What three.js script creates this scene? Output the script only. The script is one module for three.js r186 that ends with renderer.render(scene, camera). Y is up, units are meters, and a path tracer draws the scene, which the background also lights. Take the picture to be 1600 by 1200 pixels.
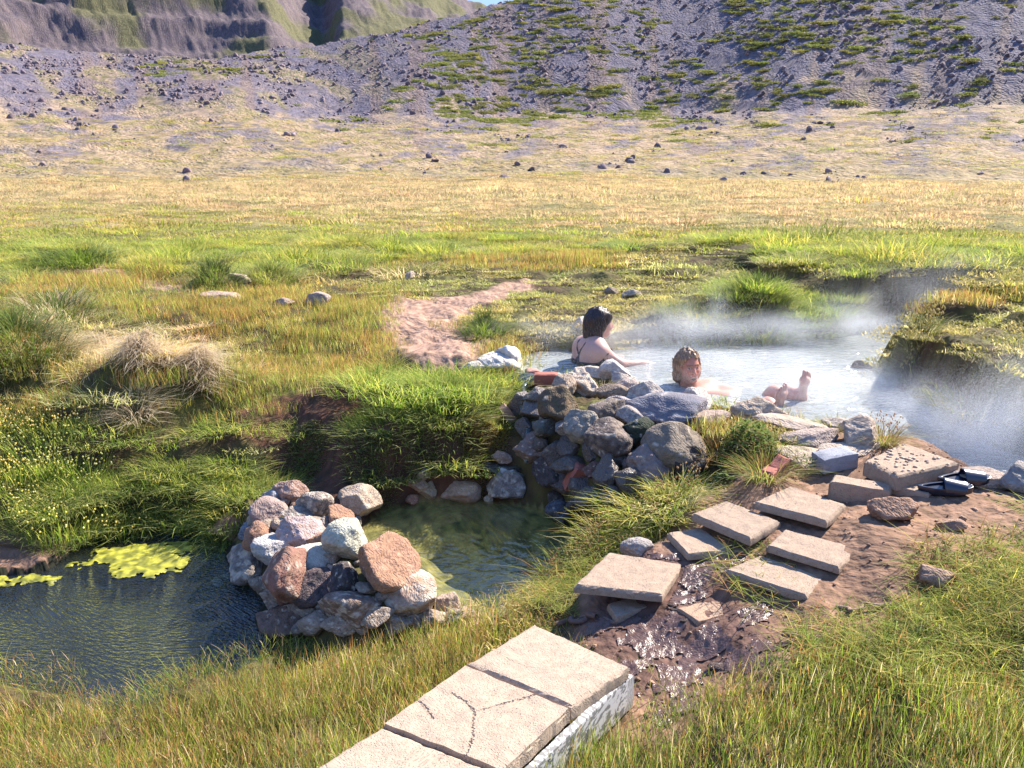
import * as THREE from 'three';
import { mergeGeometries, mergeVertices, toCreasedNormals } from 'three/addons/utils/BufferGeometryUtils.js';
import { createNoise3D, createNoise2D } from 'simplex-noise';

// ---------- camera, sky, sun, exposure ----------
const D2R = Math.PI / 180, F = 1248, PITCH = 15.2 * D2R, EYE = 1.5;
const scene = new THREE.Scene();
const camera = new THREE.PerspectiveCamera(2 * Math.atan(600 / F) / D2R, 4 / 3, 0.05, 3000);
camera.position.set(0, EYE, 0); camera.rotation.x = -PITCH;
const renderer = new THREE.WebGLRenderer({ antialias: true });
renderer.toneMapping = THREE.LinearToneMapping; renderer.toneMappingExposure = 3.1;
renderer.shadowMap.enabled = true;
{
  const W = 512, H = 256, d = new Float32Array(W * H * 4);
  for (let j = 0; j < H; j++) {
    const el = Math.max(0, (j + 0.5) / H * 180 - 90) / 90, k = Math.pow(el, 0.36);
    for (let i = 0; i < W; i++) {
      const o = (j * W + i) * 4;
      d[o] = 0.56 * (1 - k) + 0.055 * k; d[o + 1] = 0.74 * (1 - k) + 0.22 * k; d[o + 2] = 0.96 * (1 - k) + 0.74 * k; d[o + 3] = 1;
    }
  }
  const sky = new THREE.DataTexture(d, W, H, THREE.RGBAFormat, THREE.FloatType);
  sky.mapping = THREE.EquirectangularReflectionMapping; sky.magFilter = THREE.LinearFilter; sky.needsUpdate = true;
  scene.background = sky; scene.environment = sky; scene.backgroundIntensity = 0.52; scene.environmentIntensity = 0.52;
}
const SUN = new THREE.Vector3(0.62, 0.70, -0.52).normalize();
const sun = new THREE.DirectionalLight(new THREE.Color(1, 0.93, 0.82), 5);
sun.position.copy(SUN).multiplyScalar(60); sun.castShadow = true; sun.shadow.mapSize.set(4096, 4096);
Object.assign(sun.shadow.camera, { left: -25, right: 25, top: 25, bottom: -25, near: 1, far: 200 });
scene.add(sun, sun.target);

// ---------- small helpers ----------
let SEED = 7;
const mulberry = (a) => () => { a = (a + 0x6d2b79f5) | 0; let t = Math.imul(a ^ (a >>> 15), 1 | a); t = (t + Math.imul(t ^ (t >>> 7), 61 | t)) ^ t; return ((t ^ (t >>> 14)) >>> 0) / 4294967296; };
const R = mulberry(12345), rr = (a, b) => a + (b - a) * R();
const N2 = createNoise2D(mulberry(3)), N3 = createNoise3D(mulberry(4));
const clamp = (x, a = 0, b = 1) => Math.min(b, Math.max(a, x)), mix = (a, b, t) => a + (b - a) * t;
const sstep = (a, b, x) => { const t = clamp((x - a) / (b - a)); return t * t * (3 - 2 * t); };
const fbm = (x, y, o = 4) => { let s = 0, a = 0.5; for (let i = 0; i < o; i++) { s += a * N2(x, y); x = x * 2.03 + 11.3; y = y * 2.03 - 7.7; a *= 0.5; } return s; };
const lerp3 = (a, b, t) => [mix(a[0], b[0], t), mix(a[1], b[1], t), mix(a[2], b[2], t)];
const table = (pts, x) => { if (x <= pts[0][0]) return pts[0][1]; for (let i = 1; i < pts.length; i++) if (x <= pts[i][0]) return mix(pts[i - 1][1], pts[i][1], sstep(pts[i - 1][0], pts[i][0], x)); return pts[pts.length - 1][1]; };
const cP = Math.cos(PITCH), sP = Math.sin(PITCH);
const ray = (px, py) => { const x = (px - 800) / F, y = -(py - 600) / F; return [x, y * cP - sP, -cP - y * sP]; };
const at = (px, py, h) => { const d = ray(px, py), t = (h - EYE) / d[1]; return [d[0] * t, d[2] * t]; };
const names = {};
const numbered = (n) => { const k = names[n] = (names[n] ?? -1) + 1; return k ? n + '_' + String(k).padStart(3, '0') : n; };
function tag(o, label, category, group, kind) { if (label) o.userData.label = label; if (category) o.userData.category = category; if (group) o.userData.group = group; if (kind) o.userData.kind = kind; return o; }
const shadowed = (o) => { o.traverse((m) => { if (m.isMesh) { m.castShadow = true; m.receiveShadow = true; } }); return o; };
function top(name, o, label, category, group, kind) { o.name = numbered(name); tag(o, label, category, group, kind); scene.add(shadowed(o)); return o; }
function part(name, geo, mat, parent) { const m = new THREE.Mesh(geo, mat); m.name = name; m.castShadow = m.receiveShadow = true; parent.add(m); return m; }
const segd = (x, z, a, b) => { const dx = b[0] - a[0], dz = b[1] - a[1], t = clamp(((x - a[0]) * dx + (z - a[1]) * dz) / (dx * dx + dz * dz + 1e-9)); return Math.hypot(x - a[0] - dx * t, z - a[1] - dz * t); };
function polyD(P, x, z) { // signed distance, negative inside
  if (!P.bb) { P.bb = [1e9, -1e9, 1e9, -1e9]; for (const p of P) { P.bb[0] = Math.min(P.bb[0], p[0]); P.bb[1] = Math.max(P.bb[1], p[0]); P.bb[2] = Math.min(P.bb[2], p[1]); P.bb[3] = Math.max(P.bb[3], p[1]); } }
  const b = P.bb, ox = Math.max(b[0] - x, x - b[1], 0), oz = Math.max(b[2] - z, z - b[3], 0); if (ox + oz > 1.6) return Math.hypot(ox, oz);
  let d = 1e9, ins = false;
  for (let i = 0, j = P.length - 1; i < P.length; j = i++) { const a = P[i], c = P[j]; d = Math.min(d, segd(x, z, a, c)); if ((a[1] > z) !== (c[1] > z) && x < (c[0] - a[0]) * (z - a[1]) / (c[1] - a[1]) + a[0]) ins = !ins; }
  return ins ? -d : d;
}
const polyPx = (pts, h) => pts.map(([x, y]) => at(x, y, h));

// ---------- textures ----------
function dataTex(n, f, srgb = false) {
  const d = new Uint8Array(n * n * 4);
  for (let j = 0; j < n; j++) for (let i = 0; i < n; i++) { const c = f(i / n, j / n), o = (j * n + i) * 4; for (let k = 0; k < 3; k++) d[o + k] = clamp(Array.isArray(c) ? c[k] : c) * 255; d[o + 3] = 255; }
  const t = new THREE.DataTexture(d, n, n); t.wrapS = t.wrapT = THREE.RepeatWrapping; t.magFilter = THREE.LinearFilter; t.minFilter = THREE.LinearMipmapLinearFilter; t.generateMipmaps = true;
  if (srgb) t.colorSpace = THREE.SRGBColorSpace; t.needsUpdate = true; return t;
}
// tileable noise on a torus of two noises blended
const tn = (u, v, s, seed = 0) => { const a = Math.PI * 2; const x = Math.cos(u * a) * s, y = Math.sin(u * a) * s; return N3(x + seed, y + Math.cos(v * a) * s, Math.sin(v * a) * s + seed * 1.7); };
const tf = (u, v, s, o = 4, seed = 0) => { let r = 0, a = 0.5; for (let i = 0; i < o; i++) { r += a * tn(u, v, s, seed + i * 9.1); s *= 2; a *= 0.5; } return r; };
const grainTex = dataTex(512, (u, v) => { const n = 0.78 + 0.42 * tf(u, v, 3, 5) + 0.10 * (R() - 0.5); return [n, n, n]; }, false);
const gritBump = dataTex(512, (u, v) => 0.5 + 0.5 * tf(u, v, 5, 5, 31) + 0.12 * (R() - 0.5));
const concreteTex = dataTex(512, (u, v) => { const n = 0.86 + 0.16 * tf(u, v, 2, 5, 5) + 0.12 * (R() - 0.5) - (tn(u, v, 14, 77) > 0.62 ? 0.28 : 0); return [n, n, n]; });
const concreteBump = dataTex(512, (u, v) => 0.6 + 0.2 * tf(u, v, 8, 4, 15) + 0.15 * (R() - 0.5) - (tn(u, v, 14, 77) > 0.6 ? 0.35 : 0));
const waveTex = dataTex(512, (u, v) => 0.5 + 0.38 * tf(u, (v * 1) % 1, 2.2, 4, 50) + 0.16 * Math.sin((v * 14 + 0.9 * tn(u, v, 1.2, 60)) * Math.PI * 2) * (0.5 + 0.5 * tn(u, v, 1.0, 66)));
const rippleTex = dataTex(512, (u, v) => 0.5 + 0.42 * tf(u, v, 5, 3, 90) + 0.1 * tn(u, v, 18, 93));
const mat = (o) => new THREE.MeshPhysicalMaterial({ roughness: 0.9, ...o });

// ---------- terrain ----------
const LOW = -0.55, STR = -0.62;   // levels of the lower pool and of the stream; the upper pool is 0
const upperPool = polyPx([[808, 586], [822, 556], [850, 550], [880, 549], [905, 553], [950, 552], [985, 543], [1010, 541], [1080, 538], [1160, 534], [1240, 534], [1290, 533], [1340, 524], [1400, 514], [1480, 508], [1560, 505], [1680, 502], [1680, 520], [1560, 530], [1450, 545], [1385, 560], [1346, 573], [1375, 592], [1420, 620], [1462, 655], [1520, 690], [1585, 712], [1700, 730], [1700, 790], [1660, 775], [1580, 760], [1535, 742], [1505, 720], [1450, 698], [1405, 688], [1350, 684], [1290, 668], [1230, 655], [1165, 646], [1120, 636], [1060, 622], [1010, 606], [985, 592], [965, 572], [940, 580], [900, 588], [850, 586]], 0);
const lowerPool = polyPx([[585, 805], [610, 792], [650, 787], [700, 784], [760, 782], [800, 786], [835, 795], [862, 803], [885, 825], [890, 850], [872, 880], [860, 910], [853, 950], [800, 966], [745, 962], [700, 945], [640, 905], [600, 860], [570, 830]], LOW);
const stream = polyPx([[-400, 910], [-150, 912], [0, 900], [70, 893], [112, 862], [150, 838], [220, 826], [300, 822], [345, 836], [372, 880], [400, 930], [425, 975], [420, 1010], [360, 1045], [290, 1075], [215, 1110], [150, 1095], [60, 1065], [-100, 1060], [-400, 1080]], STR);
const dirt = polyPx([[1040, 838], [1085, 800], [1180, 760], [1240, 735], [1350, 715], [1410, 690], [1500, 722], [1560, 762], [1620, 760], [1750, 770], [1750, 915], [1620, 925], [1500, 945], [1440, 982], [1330, 1010], [1210, 1040], [1130, 1070], [1080, 1060], [1030, 1095], [985, 1080], [970, 1000], [900, 960], [860, 975], [850, 940], [900, 925], [930, 862]], -0.12);
const path = polyPx([[625, 470], [680, 468], [740, 470], [790, 455], [825, 448], [830, 462], [770, 480], [735, 495], [735, 510], [750, 530], [745, 552], [710, 565], [660, 552], [625, 535], [605, 515], [600, 490]], 0.12);
const trail = polyPx([[120, 418], [230, 440], [330, 462], [335, 470], [220, 452], [110, 428]], 0.2);
const mudFlat = polyPx([[-200, 850], [20, 842], [80, 850], [112, 862], [70, 893], [0, 905], [-200, 915]], -0.58);
const bankSoil = polyPx([[380, 712], [480, 690], [560, 700], [640, 720], [700, 745], [790, 690], [800, 790], [650, 795], [540, 800], [460, 770]], -0.42);
// control heights: pixel, pixel, height
const CP = [[0, 470, .3], [200, 470, .25], [400, 470, .2], [560, 480, .16], [680, 500, .14], [800, 470, .18], [700, 545, .1], [760, 540, .09], [0, 560, .12], [120, 590, .02], [250, 600, -.02], [400, 600, 0], [520, 600, .03], [620, 610, .02], [700, 620, .0], [740, 655, -.08], [640, 660, -.1], [560, 690, -.2], [640, 700, -.25], [700, 690, -.2], [420, 680, -.22], [300, 680, -.2], [150, 680, -.2], [0, 680, -.18], [0, 780, -.36], [100, 780, -.4], [220, 770, -.44], [330, 760, -.42], [430, 765, -.44], [500, 770, -.47], [560, 780, -.5], [620, 740, -.36], [700, 735, -.34], [760, 720, -.32], [400, 640, -.11], [520, 640, -.08], [250, 640, -.1], [120, 640, -.08], [60, 870, -.57],
  [860, 520, .12], [930, 490, .2], [1000, 500, .22], [1080, 500, .22], [1200, 500, .24], [1100, 450, .25], [1000, 440, .22], [900, 450, .2], [1150, 470, .3], [1240, 490, .2], [1200, 440, .2], [1090, 400, .38], [1250, 410, .5], [1400, 415, .55], [1500, 430, .6], [1650, 440, .6],
  [1430, 545, .16], [1380, 568, .04],
  [1150, 690, .0], [1210, 690, .03], [1300, 700, .05], [1400, 700, .07], [1480, 745, .05], [1560, 780, .05], [1650, 800, .06], [1300, 780, -.01], [1200, 750, 0], [1110, 780, -.08], [1080, 720, -.12], [1100, 760, -.1], [1030, 790, -.26], [960, 850, -.34], [900, 900, -.42], [930, 880, -.37], [1240, 840, -.06], [1400, 820, .02], [1500, 850, .05], [1180, 880, -.12], [1050, 860, -.14], [1000, 900, -.19], [1100, 950, -.2], [960, 950, -.26], [1050, 1040, -.28], [1200, 960, -.17], [1300, 940, -.1], [1450, 920, 0],
  [1300, 1040, -.1], [1500, 1000, .0], [1650, 950, .05], [1500, 1150, 0], [1200, 1150, -.15], [1000, 1150, -.3], [950, 1100, -.3], [860, 985, -.35], [780, 1000, -.46], [700, 985, -.52], [600, 1000, -.55], [520, 1020, -.57], [450, 1040, -.58], [600, 1080, -.46], [700, 1060, -.42], [420, 1120, -.5], [250, 1150, -.52], [100, 1120, -.56], [-100, 1130, -.56], [300, 1300, -.4], [600, 1350, -.35], [1000, 1350, -.25], [1400, 1350, -.05], [0, 1300, -.45],
  [930, 640, .03], [1000, 650, .02], [1060, 680, 0], [870, 620, .0]].map(([x, y, h]) => [...at(x, y, h), h]);
CP.push([2.95, -5.0, .46], [3.3, -4.4, .52], [2.85, -5.5, .4], [3.6, -5.2, .55], [3.5, -6.2, .5], [3.05, -6.15, .3], [2.9, -4.6, .46], [4.5, -4.5, .5], [3.6, -3.9, .35], [-6, -5, -.1], [-6, -8, .3], [-5, -3, -.6], [-4, -1, -.5], [0, 1, -.3], [4, 0, .1], [5, -3, .25], [6, -6, .5], [7, -9, .7], [0, -11, .25], [-5, -11, .3], [5, -12, .4]);
// the stone heap between the streams, and mounds: centre x, z, radius, height
const heapA = at(445, 800, -.4), heapB = at(585, 915, -.4), heapC = at(470, 930, -.52);
const MOUND = [];
const mound = (px, py, h, r, up) => { const [x, z] = at(px, py, h); MOUND.push([x, z, r, up]); };
mound(200, 585, .1, .42, .26); mound(318, 590, .05, .3, .2); mound(30, 560, .15, .5, .2); mound(120, 415, .2, .5, .22); mound(335, 448, .2, .28, .2); mound(420, 432, .2, .4, .15); mound(650, 630, .05, .45, .1); mound(560, 660, 0, .35, .06);
mound(1190, 490, .2, .35, .16); mound(755, 512, .12, .16, .1); mound(500, 420, .2, .6, .12); mound(1050, 440, .2, .5, .14); mound(940, 440, .2, .35, .1); mound(200, 640, -.1, .3, .12); mound(60, 640, -.1, .3, .1); mound(1165, 700, 0, .22, .1);
const SCARP = [[1055, 408, .25], [1130, 422, .22], [1200, 442, .2], [1255, 470, .14], [1300, 508, .04], [1345, 519, 0], [1400, 510, 0], [1480, 504, 0], [1560, 501, 0], [1690, 498, 0]].map((q) => at(...q)).concat([[9, -8.5], [9, -14], [2, -14], [1.6, -11.5]]);
const shep = (x, z) => { let s = 0, w = 0; for (const p of CP) { const dx = x - p[0], dz = z - p[1], q = dx * dx + dz * dz + 0.012, k = 1 / (q * q); s += k * p[2]; w += k; } return s / w; };
function ground(x, z) {
  const r = Math.hypot(x, z);
  let far = 0.22 + 0.12 * fbm(x * 0.25, z * 0.25, 2) + 0.10 * Math.max(0, N2(x * 0.7, z * 0.7)) * sstep(60, 14, r);
  if (r > 60) far = mix(far, 0.2, sstep(60, 75, r));
  if (r > 20) return far + hillRise(x, z, r);
  let h = r < 18 ? mix(shep(x, z), far, sstep(9.5, 15, r)) : far;
  for (const m of MOUND) { const q = ((x - m[0]) ** 2 + (z - m[1]) ** 2) / (m[2] * m[2]); if (q < 4) h += m[3] * Math.exp(-q * 1.6); }
  if (r < 12) {
    const dd = polyD(dirt, x, z), soft = sstep(-0.05, 0.25, dd);
    h += soft * 0.035 * N2(x * 2.2, z * 2.2) + (0.004 + 0.010 * soft) * N2(x * 9, z * 9) + 0.004 * N2(x * 26, z * 26);
    // pools with their banks
    let d = polyD(stream, x, z), lv = STR, w = 0.16 + 0.05 * N2(x * 3, z * 3);
    if (d < w) h = d > 0 ? mix(Math.min(h, lv - 0.02), h, sstep(0, w, d)) : lv - 0.02 - 0.22 * sstep(0, -0.5, d) + 0.025 * N2(x * 5, z * 5) * sstep(0, -.2, d);
    d = polyD(lowerPool, x, z); lv = LOW; w = 0.2 + 0.05 * N2(x * 4, z * 4);
    if (d < w) h = d > 0 ? mix(Math.min(h, lv - 0.02), h, sstep(0, w, d)) : lv - 0.02 - 0.2 * sstep(0, -0.45, d) + 0.03 * N2(x * 4 + 9, z * 4) * sstep(0, -.2, d);
    d = polyD(upperPool, x, z); lv = 0; w = 0.13 + 0.04 * N2(x * 3, z * 3 + 5);
    if (d < w) h = d > 0 ? mix(Math.min(h, lv - 0.02), h, sstep(0, w, d)) : Math.min(h, lv - 0.02 - 0.6 * sstep(0, -0.5, d));
    if (d > -.02 && d < .3 && x < 2.3 && z > -5.9 && x > -.05) h = Math.max(h, .018 - .5 * sstep(.1, .3, d) + .01 * N2(x * 9, z * 9));
    // stone heap core
    const hd = Math.min(segd(x, z, heapA, heapB), segd(x, z, heapC, heapB) + 0.12);
    h = Math.max(h, STR - .01 + 0.27 * sstep(0.42, 0.05, hd) - 0.1 * sstep(.3, .45, hd));
    // steep eroded scarp behind the pool
    if (x > 1 && x < 8 && z < -6 && z > -14) { const sd = -polyD(SCARP, x, z); if (sd > 0) h = Math.max(h, mix(h, (.40 + .14 * sstep(2, 4, x)) + .05 * N2(x * 2, z * 2), sstep(0, .12 + .05 * N2(x * 3, z * 3 + 2), sd))); }
    { const dm = polyD(mudFlat, x, z); if (dm < .12 && polyD(stream, x, z) > 0) h = mix(STR + .035 + .02 * N2(x * 6, z * 6), h, sstep(-.02, .12, dm)); }
  }
  return h;
}
const AZ = (x, z) => Math.atan2(x, -z) / D2R;
const CREST = [[-80, 8.5], [-35, 7.2], [-27, 6.7], [-20, 6.6], [-14, 7.5], [-9, 8.4], [-4, 9.5], [0, 10.5], [4, 12], [10, 15], [20, 19], [80, 20]];
const SLOPE = [[-80, .26], [-20, .26], [-8, .42], [2, .58], [80, .58]];
const MTN = [[-90, 17], [-16, 17], [-13.4, 13], [-12.4, 12], [-11, 15], [-6, 12.5], [-4, 11.2], [-2.4, 10.45], [0, 9.6], [10, 7], [90, 7]];
function hillRise(x, z, r) {
  if (r < 66) return 0;
  const az = AZ(x, z); if (Math.abs(az) > 100) return 0.05 * (r - 66) * sstep(66, 140, r);
  const warp = az + 2.2 * fbm(x * 0.012, z * 0.012, 2);
  const r0 = 68 + 5 * N2(az * 0.06, 3), rA = 126 + 6 * N2(az * 0.06, 9), hA = 1.3 + rA * Math.tan((3.7 + 0.2 * N2(az * 0.07, 1)) * D2R), s = table(SLOPE, az), ce = Math.tan(table(CREST, az) * D2R);
  let h;
  if (r < rA) h = (hA - 0.2) * Math.pow(clamp((r - r0) / (rA - r0)), 1.35);
  else {
    const r1 = rA + Math.max(0, (1.3 + rA * ce - hA) / (s - ce)), up = hA - 0.2 + s * (Math.min(r, r1) - rA);
    h = up - Math.max(0, r - r1) * 0.06;
    if (r > 330 && az < 20) {
      const mt = Math.tan(table(MTN, az) * D2R), base = up * 0.9;
      let k = (r - 330) / 230;   // far mountain rises to its crest at about 560 m
      const tgt = 560 * mt, ramp = clamp(k);
      let m = mix(base, tgt, Math.pow(ramp, 1.15));
      const cl = sstep(-15, -20, az + 1.5 * N2(x * .01, 5)), lvl = 330 * Math.tan(8.2 * D2R) * 1.25 + 6 * N2(x * 0.02, z * 0.02);
      const step = (y0, a) => a * sstep(y0 - 2.5, y0 + 2.5, m);
      m += cl * (step(lvl, 5) + step(lvl + 14, 6) + step(lvl + 30, 5) - 7);
      m += .8 * Math.sin(m * .7 + 2 * N2(x * .01, z * .01)) + 1.6 * fbm(x * 0.012, z * 0.03, 4) + 1.2 * fbm(x * .06, z * .06, 4) + .5 * N2(x * .3, z * .3);
      h = Math.max(m, h) - (r > 560 ? (r - 560) * 0.3 : 0);
    }
  }
  const rough = sstep(72, 130, r);
  h += rough * (0.24 * fbm(x * 0.06, z * 0.06, 4) + 0.1 * sstep(rA, rA + 30, r) * fbm(warp * 0.3, r * 0.012, 2)) + sstep(66, 80, r) * 0.25 * fbm(x * 0.3, z * 0.3, 3);
  return h;
}
const hitCache = new Map();
function hit(px, py, far = 90) { // where a picture point meets the ground
  const d = ray(px, py), n = Math.hypot(...d); let t = 1.2, pt = t;
  while (t < far) { const x = d[0] * t / n, y = EYE + d[1] * t / n, z = d[2] * t / n; if (y < ground(x, z)) { let a = pt, b = t; for (let i = 0; i < 14; i++) { const m = (a + b) / 2; (EYE + d[1] * m / n < ground(d[0] * m / n, d[2] * m / n)) ? b = m : a = m; } return new THREE.Vector3(d[0] * b / n, EYE + d[1] * b / n, d[2] * b / n); } pt = t; t += 0.012 + t * 0.002; }
  return new THREE.Vector3(d[0] * far / n, EYE + d[1] * far / n, d[2] * far / n);
}
const metres = (p, px) => px * Math.hypot(p.x, p.y - EYE, p.z) / F / Math.sqrt(1 + 0);

// earth colours (linear)
const C = { soil: [.075, .045, .028], turf: [.115, .115, .03], dirt: [.27, .16, .105], dirt2: [.19, .11, .07], mud: [.15, .085, .065], path: [.40, .25, .18], bed: [.07, .07, .03], bedGreen: [.13, .15, .045], stone: [.18, .15, .12], straw: [.36, .28, .15], purple: [.15, .13, .165], tan: [.36, .255, .17], olive: [.16, .15, .045] };
function earth(x, z, y, r) {
  const n = fbm(x * 1.3, z * 1.3, 3), f = fbm(x * 7, z * 7, 3);
  if (r < 14) {
    let c = lerp3(C.turf, C.soil, clamp(0.6 + 0.7 * n + 0.5 * f));
    let d = polyD(path, x, z) + 0.06 * n + 0.05 * f; if (d < 0.12) c = lerp3(lerp3(C.path, C.dirt2, clamp(0.1 + f)), c, sstep(-0.05, 0.12, d));
    d = polyD(trail, x, z) + 0.1 * n; if (d < 0.1) c = lerp3(C.path, c, sstep(-0.05, 0.1, d));
    d = polyD(bankSoil, x, z) + 0.05 * f; if (d < 0.1) c = lerp3(lerp3([.13, .055, .035], C.soil, clamp(.5 + f)), c, sstep(-.05, .1, d));
    d = polyD(dirt, x, z) + 0.05 * n + 0.04 * f;
    if (d < 0.1) { const wet = sstep(0.55, 0.25, Math.hypot((x - wetC[0]) * 1.2, z - wetC[1]) + 0.15 * n); c = lerp3(lerp3(lerp3(C.dirt, C.dirt2, clamp(0.35 + 1.0 * f + .5 * n)), C.mud, wet), c, sstep(-0.03, 0.1, d)); }
    d = polyD(mudFlat, x, z) + .04 * f; if (d < .06) c = lerp3([.22, .13, .09], c, sstep(-.03, .06, d));
    const up = polyD(upperPool, x, z), lo = polyD(lowerPool, x, z), st = polyD(stream, x, z);
    if (lo < 0.02) c = lerp3(lerp3([.26, .24, .08], [.34, .26, .12], clamp(.5 + n)), [.09, .09, .04], clamp(0.3 + 1.3 * f));
    if (st < 0.02) c = lerp3([.018, .018, .012], [.05, .05, .02], clamp(0.15 + 1.2 * n + .7 * f));
    if (up < 0.02) c = [.25, .27, .24];
    return c;
  }
  const big = fbm(x * 0.12, z * 0.12, 3);
  let c = lerp3(C.turf, C.straw, clamp(0.35 * sstep(10, 60, -z) + 0.3 + 0.8 * big));   // the dry belt along the hill foot
  c = lerp3(c, [.2, .13, .05], clamp(.25 + f) * .35);
  if (r > 60) {
    const az = AZ(x, z), sl = fbm(az * 0.25 + r * .012, r * 0.03, 3), dn = fbm(x * 0.2, z * 0.2, 4), fine = N2(x * 0.9, z * 0.9);
    const t2 = lerp3(C.tan, C.olive, clamp(0.15 + 1.0 * dn + .25 * fine));
    const rocky = clamp(sstep(110, 136, r + 26 * sl + 10 * dn) + sstep(0.02, .26, fbm(az * 0.16 - r * .02, r * 0.05 + 4, 3) + .3 * dn) * sstep(68, 84, r) * .85);
    let pu = lerp3(C.purple, [.18, .145, .15], clamp(.4 + dn)); pu = lerp3(pu, [.22, .15, .12], sstep(.25, .5, N2(az * .5, r * .004 + 2)) * .6);
    let hc = lerp3(t2, pu, rocky);
    const left = sstep(-4, -14, az) * sstep(70, 130, r);
    hc = lerp3(hc, lerp3(C.olive, C.tan, clamp(.5 + fine)), left * sstep(0.0, .3, fbm(az * .3 + r * .02, r * .045 + 8, 4)) * .8);
    if (r > 320) { const gr = sstep(-0.02, .25, fbm(x * .016, z * .016, 4) + (az > -12 ? .22 : -.02)); hc = lerp3(lerp3([.12, .095, .11], [.17, .13, .125], clamp(.5 + dn)), [.13, .125, .05], gr * .8); }
    c = lerp3(c, hc, sstep(60, 92, r + 14 * dn));
  }
  return c;
}
const wetC = at(1050, 985, -.25);
const groundMat = mat({ vertexColors: true, map: grainTex, bumpMap: gritBump, bumpScale: 0.012, roughness: 0.95, specularIntensity: 0.3 });
function polarSheet(angles, radii, centre) {
  const nA = angles.length, nR = radii.length, P = new Float32Array(nA * nR * 3), Cc = new Float32Array(nA * nR * 3), U = new Float32Array(nA * nR * 2), I = [];
  for (let i = 0; i < nR; i++) for (let j = 0; j < nA; j++) {
    const r = radii[i], a = angles[j] * D2R, x = Math.sin(a) * r, z = -Math.cos(a) * r, y = ground(x, z), o = i * nA + j, c = earth(x, z, y, r), us = r > 60 ? 0.06 : 0.6;
    P[o * 3] = x; P[o * 3 + 1] = y; P[o * 3 + 2] = z; Cc.set(c, o * 3); U[o * 2] = x * us; U[o * 2 + 1] = z * us;
    if (i && j) I.push(o - nA - 1, o - nA, o - 1, o - nA, o, o - 1);
  }
  const g = new THREE.BufferGeometry(); g.setAttribute('position', new THREE.BufferAttribute(P, 3)); g.setAttribute('color', new THREE.BufferAttribute(Cc, 3)); g.setAttribute('uv', new THREE.BufferAttribute(U, 2)); g.setIndex(I); g.computeVertexNormals(); return g;
}
{
  const ang = []; for (let a = -180; a < -44; a += 4) ang.push(a); for (let a = -44; a <= 44; a += 0.19) ang.push(a); for (let a = 45; a < 180.1; a += 4) ang.push(a); ang.push(180);
  const rad = [0.02, 0.4, 0.8, 1.1]; while (rad[rad.length - 1] < 14) rad.push(rad[rad.length - 1] * 1.0058 + .002); while (rad[rad.length - 1] < 70) rad.push(rad[rad.length - 1] * 1.012);
  top('ground', new THREE.Mesh(polarSheet(ang, rad), groundMat), 'grassy valley floor with stream banks, a dirt path and bare brown earth beside the pool', 'ground', null, 'structure');
  const last = rad[rad.length - 1], a2 = []; for (let a = -180; a < -44; a += 4) a2.push(a); for (let a = -44; a <= 44; a += 0.13) a2.push(a); for (let a = 45; a < 180.1; a += 4) a2.push(a); a2.push(180);
  const r2 = [last * .995]; while (r2[r2.length - 1] < 300) r2.push(r2[r2.length - 1] * 1.0055); while (r2[r2.length - 1] < 700) r2.push(r2[r2.length - 1] * 1.006);
  const hillMat = mat({ vertexColors: true, map: grainTex, bumpMap: gritBump, bumpScale: 0.22, roughness: 0.95, specularIntensity: 0.3 });
  top('hillside', new THREE.Mesh(polarSheet(a2, r2), hillMat), 'purple-grey scree hillside with tan grassy foot rising behind the meadow', 'hillside', null, 'structure');
}

// ---------- water ----------
function sheet(poly, y, cell) {
  const sh = new THREE.Shape(poly.map(([x, z]) => new THREE.Vector2(x, -z))), g = new THREE.ShapeGeometry(sh); g.rotateX(-Math.PI / 2); g.translate(0, y, 0);
  const p = g.attributes.position, u = g.attributes.uv; for (let i = 0; i < p.count; i++) u.setXY(i, p.getX(i), p.getZ(i)); return g;
}
const grow = (P, d) => { let cx = 0, cz = 0; for (const p of P) { cx += p[0] / P.length; cz += p[1] / P.length; } return P.map(([x, z], i) => { const a = P[(i + P.length - 1) % P.length], b = P[(i + 1) % P.length]; let nx = b[1] - a[1], nz = -(b[0] - a[0]); const l = Math.hypot(nx, nz) || 1; nx /= l; nz /= l; const s = polyD(P, x + nx * 0.02, z + nz * 0.02) > 0 ? 1 : -1; return [x + nx * d * s, z + nz * d * s]; }); };
const withRepeat = (t, x, y, rot = 0) => { const c = t.clone(); c.repeat.set(x, y); c.rotation = rot; c.needsUpdate = true; return c; };
const milky = mat({ color: new THREE.Color(.38, .40, .39), roughness: 0.07, transmission: 0.25, ior: 1.33, bumpMap: withRepeat(waveTex, .55, 1.0, .1), bumpScale: 0.022 });
top('upper_pool_water', new THREE.Mesh(sheet(grow(upperPool, .03), 0), milky), 'pale milky steaming water of the upper hot spring pool', 'water', null, 'structure');
const clear = mat({ color: new THREE.Color(.86, .88, .74), roughness: 0.03, transmission: 0.99, ior: 1.55, bumpMap: withRepeat(waveTex, .8, .8, .6), bumpScale: 0.010 });
top('lower_pool_water', new THREE.Mesh(sheet(grow(lowerPool, .05), LOW), clear), 'clear greenish water of the lower pool below the stone dam', 'water', null, 'structure');
const clear2 = mat({ color: new THREE.Color(.5, .58, .58), roughness: 0.03, transmission: 0.985, ior: 1.6, bumpMap: withRepeat(rippleTex, .6, 1.5, .35), bumpScale: 0.016 });
top('stream_water', new THREE.Mesh(sheet(grow(stream, .05), STR), clear2), 'dark rippled stream water reflecting blue sky beside the stone heap', 'water', null, 'structure');

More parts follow.
